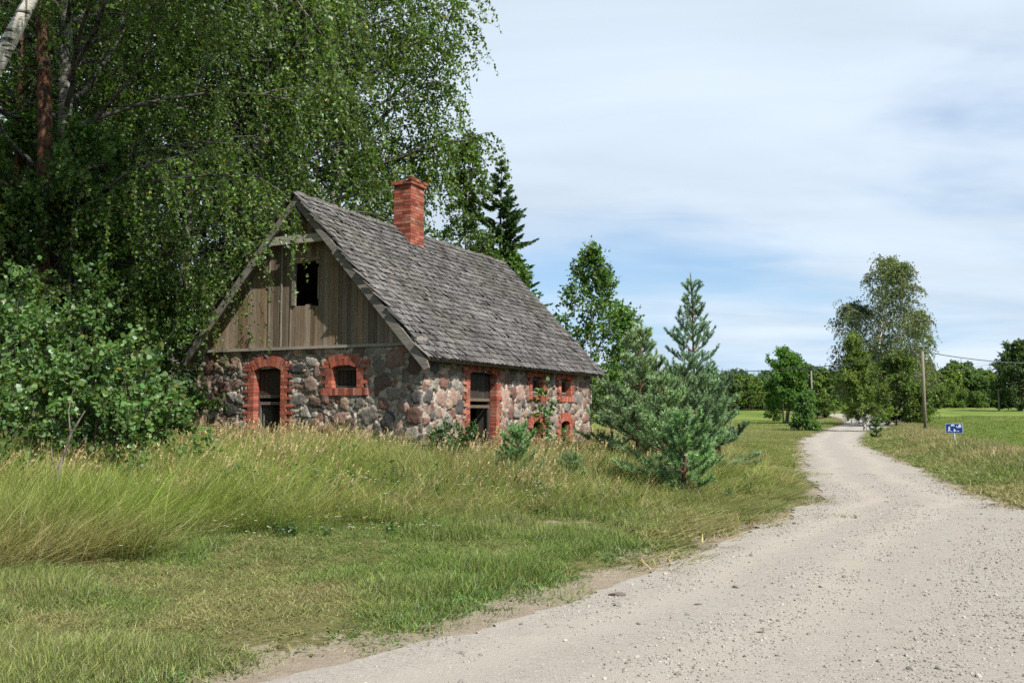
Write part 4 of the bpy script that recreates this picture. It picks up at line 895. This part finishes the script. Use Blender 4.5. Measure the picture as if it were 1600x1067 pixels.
# ------------------------------------------------------------------ scattered stuff
def gn_scatter(name, label, P, rot, scl, idx, attrs, sources, mats, cat):
    me = bpy.data.meshes.new(name); n = len(P); me.vertices.add(n); me.vertices.foreach_set('co', np.asarray(P, np.float32).ravel())
    def at_(nm, ty, data, key):
        a = me.attributes.new(nm, ty, 'POINT'); a.data.foreach_set(key, np.asarray(data).ravel())
    at_('rot', 'FLOAT_VECTOR', np.asarray(rot, np.float32), 'vector'); at_('scl', 'FLOAT_VECTOR', np.asarray(scl, np.float32), 'vector'); at_('pick', 'INT', np.asarray(idx, np.int32), 'value')
    for k, v in attrs.items(): at_(k, 'FLOAT', np.asarray(v, np.float32), 'value')
    o = bpy.data.objects.new(name, me); COL.objects.link(o)
    for m in mats: me.materials.append(m)
    rank = np.argsort(np.argsort([s.name for s in sources])); me.attributes['pick'].data.foreach_set('value', rank[np.asarray(idx, int)].astype(np.int32))   # a collection lists its members by name
    src = bpy.data.collections.new(name + '_kinds')
    for s in sources: src.objects.link(s)
    ng = bpy.data.node_groups.new(name + '_spread', 'GeometryNodeTree'); ng.interface.new_socket('Geometry', in_out='INPUT', socket_type='NodeSocketGeometry'); ng.interface.new_socket('Geometry', in_out='OUTPUT', socket_type='NodeSocketGeometry')
    N = ng.nodes.new; gi = N('NodeGroupInput'); go = N('NodeGroupOutput'); ip = N('GeometryNodeInstanceOnPoints'); ci = N('GeometryNodeCollectionInfo')
    ci.inputs['Collection'].default_value = src; ci.inputs['Separate Children'].default_value = True; ci.inputs['Reset Children'].default_value = True; ip.inputs['Pick Instance'].default_value = True
    def na(nm, ty):
        x = N('GeometryNodeInputNamedAttribute'); x.data_type = ty; x.inputs[0].default_value = nm; return x.outputs['Attribute']
    L = ng.links.new; L(gi.outputs[0], ip.inputs['Points']); L(ci.outputs[0], ip.inputs['Instance']); L(na('pick', 'INT'), ip.inputs['Instance Index'])
    e = N('FunctionNodeEulerToRotation'); L(na('rot', 'FLOAT_VECTOR'), e.inputs[0]); L(e.outputs[0], ip.inputs['Rotation']); L(na('scl', 'FLOAT_VECTOR'), ip.inputs['Scale']); L(ip.outputs[0], go.inputs[0])
    md = o.modifiers.new('spread', 'NODES'); md.node_group = ng
    return tag(o, label, cat, kind='stuff')

def source(name, mb, mats): return bpy.data.objects.new(name, mb.mesh(name, mats))
def blades(seed, n, rad, h, w, lean, spread, root=(.05, .085, .018), tip=(.11, .15, .035), segs=3, curl=.5, dead=.12):
    rg = rngf(seed); m = MB(); a = rg.rand(n) * 6.283; r = rad * np.sqrt(rg.rand(n)); B = np.c_[r * np.cos(a), r * np.sin(a), np.full(n, -.02)]
    hh = h * rg.uniform(.55, 1.15, n); d = np.c_[rg.normal(lean[0], spread, n), rg.normal(lean[1], spread, n)]; ww = w * rg.uniform(.6, 1.2, n)
    fa = rg.rand(n) * 3.1416; wd = np.c_[np.cos(fa), np.sin(fa), np.zeros(n)]
    rows = []
    for k in range(segs + 1):
        t = k / segs; c = B + np.c_[d * (hh * (t * .5 + curl * t * t))[:, None], hh * (t - .28 * curl * t * t * np.hypot(d[:, 0], d[:, 1]))]; wk = ww * (1 - t) ** .7 * .5
        rows.append((c - wd * wk[:, None], c + wd * wk[:, None]))
    V = np.stack([q for rr in rows[:-1] for q in rr] + [rows[-1][0]], 1)      # n, 2*segs+1, 3
    k = 2 * segs + 1; base = np.arange(n)[:, None] * k
    Q = np.concatenate([base + np.array([[2 * s, 2 * s + 1, 2 * s + 3, 2 * s + 2]]) for s in range(segs - 1)]); Tt = base + np.array([[2 * segs - 2, 2 * segs - 1, 2 * segs]])
    tt = np.array([s / segs for s in range(segs) for _ in (0, 1)] + [1.0]); vr = np.exp(rg.normal(0, .36, (n, 1, 1)))
    C = (np.array(root) + (np.array(tip) - np.array(root)) * tt[:, None])[None] * vr; dd = rg.rand(n) < dead; C[dd] = np.array([.24, .19, .095]) * rg.uniform(.6, 1.2, (dd.sum(), 1, 1))
    m.add(V.reshape(-1, 3), Q, C.reshape(-1, 3)); m.f.append(Tt); m.mi.append(0); m.sm.append(False)
    return m
def stalks(seed, n, rad, h, lean, spread, col=(.34, .265, .15), head=.12):
    rg = rngf(seed); m = MB()
    for i in range(n):
        a = rg.rand() * 6.28; r = rad * math.sqrt(rg.rand()); hh = h * rg.uniform(.7, 1.15); d = np.array([rg.normal(lean[0], spread), rg.normal(lean[1], spread), 1.0]); c = np.array(col) * rg.uniform(.7, 1.2)
        P = path(rg, (r * math.cos(a), r * math.sin(a), -.02), d, hh, 4, .04, -.04, -.12); m.tube(P, np.linspace(.0028, .0016, 5), 3, c * np.array([.8, .9, .75]))
        k = 14; u = rg.rand(k); ax = unit(P[-1] - P[-2]); pp = P[-1] - ax * head * hh * 1.4 * u[:, None]; leaves(m, pp, ax + rg.normal(0, .28, (k, 3)), .045 * rg.uniform(.6, 1.2, k), np.repeat(c[None], k, 0) * rg.uniform(.8, 1.25, (k, 1)), DIAM * np.array([.5, 1]), rg)
    return m
def inview(n, rg, y0, y1, power=1.0, px=(-120, 1720)):
    """random ground points inside the camera's wedge, denser near the camera"""
    y = (rg.uniform(y0 ** power, y1 ** power, n)) ** (1 / power); X = (rg.uniform(px[0], px[1], n) - 800) / 1400 * y; return X, y
def in_house(x, y, g=0.0):
    lx = (x - HC[0]) * HX[0] + (y - HC[1]) * HX[1]; ly = (x - HC[0]) * HY[0] + (y - HC[1]) * HY[1]; return (lx > -HW - g) & (lx < g) & (ly > -g) & (ly < HL + g)

def build_grass():
    rg = rngf(77); GM = M['grass']
    # --- short lawn between the road and the tall grass
    src = [source('lawn_tuft', blades(200 + i, 42, .16, .11, .007, (.10, 0), .5, (.055, .095, .016), (.125, .185, .034)), GM) for i in range(3)] + [source('lawn_weed', blades(210, 22, .13, .065, .022, (0, 0), .9, (.045, .10, .02), (.075, .16, .035), 2, .5, .02), GM)]
    x, y = inview(52000, rg, 4.6, 20, .8, (-160, 1330)); d = polysd(RPOLY, x, y); td = -polysd(TALL, x, y); left = x < roadmid(y)
    b = bare(x, y); nz = N1.fbm(x * 1.1, y * 1.1, 4); edge = d + (N3.fbm(x * 1.5, y * 1.5, 4) - .5) * .7
    k = left & (edge > .0) & (td < .6) & (rg.rand(len(x)) < np.clip(.03 + .97 * sstep(.1, 1.3, edge), 0, 1)) & (rg.rand(len(x)) > b * .93) & (rg.rand(len(x)) < .30 + .9 * sstep(.36, .58, nz))
    x, y, d, td, nz = x[k], y[k], d[k], td[k], nz[k]; n = len(x)
    sc = (.40 + 1.05 * sstep(.4, .66, nz)) * rg.uniform(.7, 1.3, n) * (.55 + .45 * sstep(.2, 1.6, d)) * (1 + .5 * sstep(-1, .4, td)); wd = 1 + .03 * np.maximum(0, y - 6)
    dry = np.clip(.05 + .75 * (N2.fbm(x * .7 + 5, y * .7, 3) - .38) + .28 * sstep(.50, .36, nz) * sstep(.35, .55, N3.fbm(x * .5 + 9, y * .5, 3)) + rg.normal(0, .13, n), 0, .9); br = np.exp(rg.normal(0, .2, n)) * 1.3
    gn_scatter('short_grass', 'short patchy roadside grass', np.c_[x, y, terrain(x, y)], np.c_[np.zeros((n, 2)), rg.uniform(-3.1, 3.1, n)], np.c_[wd, wd, sc], np.where((rg.rand(n) < .18) | ((d < .8) & (rg.rand(n) < .5)), 3, rg.randint(0, 3, n)), {'dry': dry, 'bright': br}, src, [GM], 'grass')
    # --- meadow and tall grass on the left and before the house
    src = [source('tall_tuft', blades(220 + i, 40, .20, .72, .0085, (.32, -.06), .42, (.05, .088, .014), (.175, .235, .032), 4, .5, .10), GM) for i in range(3)] + [source('tall_tuft_upright', blades(225 + i, 34, .20, .62, .008, (.12, -.04), .26, (.055, .09, .016), (.175, .22, .042), 4, .35, .18), GM) for i in range(2)]
    x, y = inview(36000, rg, 6, 31, .9, (-160, 1240)); td = -polysd(TALL, x, y) + (N1.fbm(x * .9 + 4, y * .9, 3) - .5) * 1.6; d = polysd(RPOLY, x, y)
    k = (td > -.15) & ~in_house(x, y, .06) & (d > .5); x, y, td, d = x[k], y[k], td[k], d[k]; n = len(x)
    fl = sstep(-1.3, -3.6, x); nz = N1.fbm(x * .8, y * .8, 3); hgt = np.minimum(.15 + .11 * np.maximum(td, 0), .42) * (1 - fl) + np.minimum(.30 + .3 * np.maximum(td, 0), .50 - .012 * np.maximum(0, y - 9)) * fl
    hgt = hgt * (.5 + 1.0 * nz) * rg.uniform(.6, 1.3, n) * (1 - .25 * sstep(17, 24, y)); wd = 1 + .035 * np.maximum(0, y - 9)
    rim = sstep(-2.6, -4.0, x) * sstep(.45, .0, td + (N3.fbm(x * 2.2, y * 2.2, 3) - .5) * 1.3)                       # dead straw along the foot of the bank
    dry = np.clip(.02 + (1 - fl) * .13 + .8 * (N2.fbm(x * .5, y * .5, 3) - .45) + rim * .6 * rg.rand(n) ** .5 + rg.normal(0, .17, n), 0, 1); br = np.exp(rg.normal(0, .24, n)) * (1 - .15 * rim) * (1 + .10 * fl) * 1.22
    pick = np.where(rg.rand(n) < .25 + .65 * fl, rg.randint(0, 3, n), 3 + rg.randint(0, 2, n))
    gn_scatter('tall_grass', 'tall wind swept meadow grass before the house', np.c_[x, y, terrain(x, y)], np.c_[rg.normal(0, .22, (n, 2)), np.where(rg.rand(n) < .28, rg.uniform(-3.1, 3.1, n), rg.normal(0, .55, n))], np.c_[wd, wd, hgt / .62], pick, {'dry': dry, 'bright': br}, src, [GM], 'grass')
    # --- straw coloured seed heads
    src = [source('seed_stalks', stalks(230 + i, 9, .22, .85, (.32, -.03), .20), M['straw']) for i in range(3)]
    x, y = inview(9000, rg, 8, 31, 1.1, (-100, 1240)); td = -polysd(TALL, x, y); d = polysd(RPOLY, x, y); nz = N3.fbm(x * .45 + 7, y * .45, 3)
    lx = (x - HC[0]) * HX[0] + (y - HC[1]) * HX[1]; ly = (x - HC[0]) * HY[0] + (y - HC[1]) * HY[1]; near = np.exp(-np.maximum(0, np.maximum(np.maximum(-ly, lx), 0)) / 2.2)
    k = (td > .7) & ~in_house(x, y, .15) & (d > 1.0) & (rg.rand(len(x)) < .06 + .26 * sstep(.45, .62, nz) + .24 * near + .16 * (x < -3)); x, y, td, near = x[k], y[k], td[k], near[k]; n = len(x)
    s = (.48 + .36 * sstep(.5, 3, td)) * rg.uniform(.7, 1.15, n) * (1 + .1 * near)
    gn_scatter('seed_head_grass', 'straw coloured grass seed heads in the meadow', np.c_[x, y, terrain(x, y)], np.c_[np.zeros((n, 2)), rg.normal(0, .5, n)], np.c_[s, s, s], rg.randint(0, 3, n), {}, src, [M['straw']], 'grass')
    # --- broad leaved weeds standing in the grass
    src = []
    for i in range(3):
        wm = MB(); rw = rngf(270 + i)
        for q in range(7):
            hq = rw.uniform(.25, .55); S = path(rw, (rw.normal(0, .07), rw.normal(0, .07), -.02), (rw.normal(.12, .2), rw.normal(0, .2), 1), hq, 4, .06); wm.tube(S, np.linspace(.004, .002, 5), 4, (.08, .11, .03))
            m_ = 12; u = rw.uniform(.15, 1, m_); pp = np.array([along(S, a)[0] for a in u]); leaves(wm, pp, np.c_[rw.normal(0, 1, (m_, 2)), rw.uniform(-.2, .6, m_)], .10 * (1.25 - .7 * u) * rw.uniform(.7, 1.2, m_), leafcols(rw, m_, ((.05, .105, .025), (.07, .125, .03), (.06, .10, .035))[i]), KITE, rw, .2)
        src.append(source('weed_clump', wm, M['leaf']))
    x, y = inview(1500, rg, 6.5, 24, .9, (-100, 1200)); td = -polysd(TALL, x, y); d = polysd(RPOLY, x, y); k = (td > -.8) & (d > .9) & ~in_house(x, y, .15) & (rg.rand(len(x)) < .10 + .75 * sstep(.5, .62, N2.fbm(x * .8 + 20, y * .8, 3))); x, y, td = x[k], y[k], td[k]; n = len(x); s = np.clip(.5 + .25 * td, .3, 1.0) * rg.uniform(.7, 1.2, n)
    gn_scatter('meadow_weeds', 'dark broad leaved weeds scattered through the meadow grass', np.c_[x, y, terrain(x, y)], np.c_[np.zeros((n, 2)), rg.uniform(-3, 3, n)], np.c_[s, s, s], rg.randint(0, 3, n), {}, src, [M['leaf']], 'weeds')
    # --- white flowers
    fm = MB(); r2 = rngf(9)
    fm.tube([(0, 0, 0), (.01, 0, .25), (.03, 0, .42)], .003, 3, (.07, .1, .03)); leaves(fm, np.repeat([[.03, 0, .42]], 9, 0), np.c_[np.cos(np.arange(9) * .7), np.sin(np.arange(9) * .7), np.full(9, .35)], .022, np.full((9, 3), .62), DIAM, r2); leaves(fm, np.repeat([[.03, 0, .425]], 3, 0), r2.normal(0, .4, (3, 3)) + [0, 0, 1], .014, np.full((3, 3), .6) * [1, .85, .3], DIAM, r2)
    x, y = inview(1700, rg, 6, 18, 1.0, (180, 1100)); td = -polysd(TALL, x, y); d = polysd(RPOLY, x, y); k = (td > -1.2) & (d > .8) & ~in_house(x, y, .2) & (rg.rand(len(x)) < .15 + .8 * sstep(.48, .6, N2.fbm(x * .6, y * .6, 3))); x, y, td = x[k], y[k], td[k]; n = len(x)
    s = np.clip(.30 + .2 * (td + 1), .35, .85) * rg.uniform(.8, 1.2, n); gn_scatter('white_flowers', 'small white wildflowers dotting the meadow', np.c_[x, y, terrain(x, y)], np.c_[np.zeros((n, 2)), rg.uniform(-3, 3, n)], np.c_[s * .4 + .65, s * .4 + .65, s], np.zeros(n), {}, [source('white_flower', fm, M['petal'])], [M['petal']], 'flowers')
    # --- verges further down the road, both sides
    src = [source('verge_tuft', blades(240 + i, 60, .35, .5, .016, (.25, -.03), .28, (.055, .09, .018), (.145, .19, .042), 3, .5, .2), GM) for i in range(3)] + [source('verge_stalks', stalks(245, 16, .4, .75, (.2, 0), .2, (.36, .28, .16)), M['straw'])]
    x, y = inview(42000, rg, 9, 75, .55, (1000, 2300)); d = polysd(RPOLY, x, y); left = x < roadmid(y); td = -polysd(TALL, x, y)
    band = np.where(left, np.minimum(sstep(.3, 1.2, d), sstep(7.0 - .22 * y, 4.2 - .13 * y, d)), np.minimum(sstep(.2, .9, d), sstep(4.4, 2.8, d + (N1.fbm(x * .3, y * .3, 3) - .5) * 2)))
    k = (d > .05) & (rg.rand(len(x)) < .05 + .95 * band) & (td < .3) & (d < 9); x, y, d, left = x[k], y[k], d[k], left[k]; n = len(x); nz = N1.fbm(x * .5, y * .5, 3)
    hgt = np.where(left, .10 + .26 * sstep(.8, 3.0, d) * sstep(40, 30, y), .09 + .36 * sstep(1.2, 2.6, d) * sstep(5.5, 3.8, d)) * (.65 + .7 * nz) * rg.uniform(.7, 1.2, n)
    dry = np.clip(.08 + 1.2 * (N2.fbm(x * .35 + 3, y * .35, 3) - .45) + np.where(left, .08, .18) * sstep(.8, 2.5, d) + .35 * sstep(.5, .1, d) + rg.normal(0, .12, n), 0, 1)
    st = (rg.rand(n) < np.where(left, .10, .26)) & (hgt > .22) & (dry > .3); wd = 1 + .012 * y
    gn_scatter('verge_grass', 'rough dry grass along the verges of the road', np.c_[x, y, terrain(x, y)], np.c_[np.zeros((n, 2)), rg.uniform(-.8, .8, n)], np.c_[wd, wd, np.where(st, np.clip(hgt * 1.2, .2, .5), hgt / .5)], np.where(st, 3, rg.randint(0, 3, n)), {'dry': dry, 'bright': 1.25 * np.exp(rg.normal(0, .15, n))}, src, [GM], 'grass')
    # --- green field and mown lawn, patches of short blades
    src = [source('field_tuft', blades(250 + i, 150, .8, .13, .028, (.1, 0), .4, (.085, .14, .022), (.17, .23, .04), 2, .5, .06), GM) for i in range(3)]
    x, y = inview(13000, rg, 12, 120, .45, (1100, 2300)); d = polysd(RPOLY, x, y); left = x < roadmid(y)
    k = np.where(left, (d > .8) & (y > 22), d > 2.8) & (d > .9); x, y, d, left = x[k], y[k], d[k], left[k]; n = len(x)
    gn_scatter('field_grass', 'short green grass of the mown field', np.c_[x, y, terrain(x, y)], np.c_[np.zeros((n, 2)), rg.uniform(-3, 3, n)], np.c_[np.ones((n, 2)), rg.uniform(.6, 1.2, n) * np.where(left, .8, 1.3)], rg.randint(0, 3, n), {'dry': np.clip(np.where(left, .16, .03) + .9 * (N2.fbm(x * .12, y * .12, 3) - .5) + rg.normal(0, .06, n), 0, .8), 'bright': 1.15 * np.exp(rg.normal(0, .08, n))}, src, [GM], 'grass')
def mat_plain_attr(name, rough=.9):
    t = NT(name); return t.pbr(t.attr().outputs[0], rough, None, spec=.1)
M['straw'] = mat_leaf('straw_stalk', .25, .02); M['petal'] = mat_plain_attr('white_petal')
build_grass()

def build_gravel():
    rg = rngf(55); t = NT('gravel_stone'); rnd = t.n('ShaderNodeObjectInfo').outputs['Random']; br = t.attr('bright', 'INSTANCER').outputs['Fac']
    col = t.mix(rnd, (0.28, 0.258, 0.227, 1), (0.37, 0.338, 0.288, 1)); col = t.mix(1.0, col, br, 'MULTIPLY'); mat = t.pbr(col, .9, t.noise(t.obj(), 3, 4), .3, .1, .15)
    src = []
    import bmesh
    for i in range(5):
        bm = bmesh.new(); bmesh.ops.create_icosphere(bm, subdivisions=2, radius=1.0); V = np.array([v.co[:] for v in bm.verts]); F = np.array([[v.index for v in f.verts] for f in bm.faces]); bm.free()
        for _ in range(9):
            nn = unit(rg.normal(0, 1, 3)); dpt = rg.uniform(.55, .9); e = np.maximum(V @ nn - dpt, 0); V = V - e[:, None] * nn * .9
        V = V * np.array([1, rg.uniform(.65, .9), rg.uniform(.45, .7)]); m = MB(); m.add(V, F, (.5, .5, .5), 0, False); src.append(source('pebble', m, mat))
    x, y = inview(95000, rg, 3.9, 22, .55, (150, 1950)); d = polysd(RPOLY, x, y); nz = N1.fbm(x * .55 + 2, y * .55, 4)
    dl = np.abs(np.abs(d + 1.5) - .65); k = (d < -.05) & (rg.rand(len(x)) < .25 + sstep(.15, .5, dl)) & (rg.rand(len(x)) < .12 + .95 * sstep(.42, .62, nz + .10 * sstep(1, 5, x))); x, y, d = x[k], y[k], d[k]; n = len(x)
    s = .0056 * np.exp(rg.normal(0, .42, n)) * (1 + .035 * y); big = rg.rand(n) < .012; s[big] *= 1.6
    br = np.exp(rg.normal(-.02, .30, n)); br = np.clip(br, .45, 1.22)
    z = np.maximum(terrain(x, y), -.02) + .02
    # rest on the sheet of the road, which the camera-side columns of the mesh follow
    dep = bpy.context.evaluated_depsgraph_get(); road = bpy.data.objects['gravel_road']
    from mathutils.bvhtree import BVHTree
    tree_ = BVHTree.FromObject(road, dep); ok = np.ones(n, bool)
    for i in range(n):
        h = tree_.ray_cast(Vector((x[i], y[i], 3)), Vector((0, 0, -1)))[0]
        if h is None: ok[i] = False
        else: z[i] = h.z + s[i] * .18
    x, y, z, s, br = x[ok], y[ok], z[ok], s[ok], br[ok]; n = len(x)
    gn_scatter('gravel', 'loose pale gravel stones lying on the road', np.c_[x, y, z], np.c_[rg.normal(0, .25, (n, 2)), rg.uniform(-3, 3, n)], np.c_[s, s, s], rg.randint(0, 5, n), {'bright': br}, src, [mat], 'gravel')
    # a few larger stones and twigs one can tell apart
    for px, py, sc_, lab in ((961, 926, .05, 'dark flat stone lying at the grassy left edge of the road'), (1085, 940, .022, 'small dark stone alone on the gravel, right of the flat stone'), (1180, 981, .02, 'dark pebble in the middle foreground of the road')):
        dp = EYE * 1400 / (py - 640); X = (px - 800) / 1400 * dp; h = tree_.ray_cast(Vector((X, dp, 3)), Vector((0, 0, -1)))[0]; zz_ = h.z if h else H1(X, dp)
        o = bpy.data.objects.new('stone', src[1].data.copy()); COL.objects.link(o); m2 = bpy.data.materials.get('dark_stone') or mat_plain_attr('dark_stone'); o.data.materials.clear(); o.data.materials.append(m2)
        o.data.attributes['Col'].data.foreach_set('color', np.tile([.14, .115, .095, 1.0], len(o.data.vertices)).astype(np.float32)); o.location = (X, dp, zz_ + sc_ * .15); o.scale = (sc_ * 1.6, sc_, sc_ * .8); tag(o, lab, 'stone', 'stones on the road')
    tw = MB(); tw.tube([(0, 0, .012), (.12, .01, .018), (.26, -.02, .012), (.36, .02, .02)], [.005, .005, .004, .002], 5, (.2, .15, .1)); tw.tube([(.12, .01, .018), (.2, .09, .02), (.25, .11, .012)], [.004, .003, .002], 5, (.2, .15, .1))
    dp = EYE * 1400 / 316; o = tw.build('twig', M['grey_bark']); o.location = ((890 - 800) / 1400 * dp, dp, H1((890 - 800) / 1400 * dp, dp) + .02); tag(o, 'short forked twig lying on the sandy road edge', 'twig')
    dp = EYE * 1400 / 162; gw = blades(260, 130, .5, .06, .02, (0, 0), .9, (.05, .075, .02), (.10, .13, .035), 2); o = gw.build('road_weeds', M['straw']); o.scale = (.8, .5, 1); X = (1295 - 800) / 1400 * dp; h = tree_.ray_cast(Vector((X, dp, 3)), Vector((0, 0, -1)))[0]; o.location = (X, dp, h.z if h else 0); tag(o, 'thin strip of weeds growing in the middle of the road', 'weeds')
build_gravel()

def build_forest():
    rg = rngf(66); src = []
    for i, (kind) in enumerate(('spruce', 'pine', 'birch', 'birch')):
        if kind == 'spruce': bk, lf = spruce(300 + i, 15, 2.6, (.045, .08, .038), .22)
        elif kind == 'pine': bk, lf = grow(310, 14, .18, (0, 0), .42, dome(.2), 18, (10, 55), (.03, .02), 5, 4, .8, 13, .42, (.075, .12, .056), KITE, bark=(.45, .4, .35))
        else: bk, lf = grow(320 + i, 12.5, .15, (0, 0), .16, dome(.24), 22, (20, 65), (.03, -.03), 5, 4, .8, 13, .42, ((.14, .20, .05), (.10, .165, .048))[i % 2], KITE, bark=(.45, .45, .42))
        j = MB(); 
        for s_, mi in ((bk, 0), (lf, 1)):
            o_ = j.n; j.v += s_.v; j.c += s_.c; j.f += [f + o_ for f in s_.f]; j.mi += [mi] * len(s_.f); j.sm += s_.sm; j.n += s_.n
        src.append(source('forest_' + kind, j, [M['grey_bark'], M['leaf']]))
    P, sc, pk = [], [], []
    for row in range(7):
        for px in np.arange(780, 1760, 7.5):
            dep = (168 if px < 1345 else 215) + row * 9 + rg.uniform(-4, 4) + (25 if 1420 < px else 0); x = (px + rg.uniform(-5, 5) - 800) / 1400 * dep
            P.append((x, dep)); nzz = N1(px * .02, 3.0 + row * .1)
            s = (.47 + .10 * nzz + .02 * row) if px < 1345 else (.66 + .36 * N2(px * .03, 1.0) + .03 * row); sc.append(s * rg.uniform(.88, 1.1))
            r = rg.rand(); front = row < 2
            pk.append((2 if r < .6 else 3) if front and px > 1345 else (1 if r < .3 else 2 if r < .75 else 3) if front else (0 if r < .35 else 1 if r < .7 else 3))
    for _ in range(420):                            # the wood going on behind house and grove
        px = rg.uniform(-700, 900); dep = rg.uniform(95, 150); P.append(((px - 800) / 1400 * dep, dep)); sc.append(rg.uniform(.5, .7)); pk.append(rg.randint(0, 4))
    P = np.array(P); n = len(P); s = np.array(sc)
    gn_scatter('far_forest', 'dark mixed forest closing the view behind the fields', np.c_[P, terrain(P[:, 0], P[:, 1]) - .2], np.c_[np.zeros((n, 2)), rg.uniform(-3, 3, n)], np.c_[s * rg.uniform(.9, 1.2, n), s, s], pk, {}, src, [M['leaf']], 'forest')
build_forest()
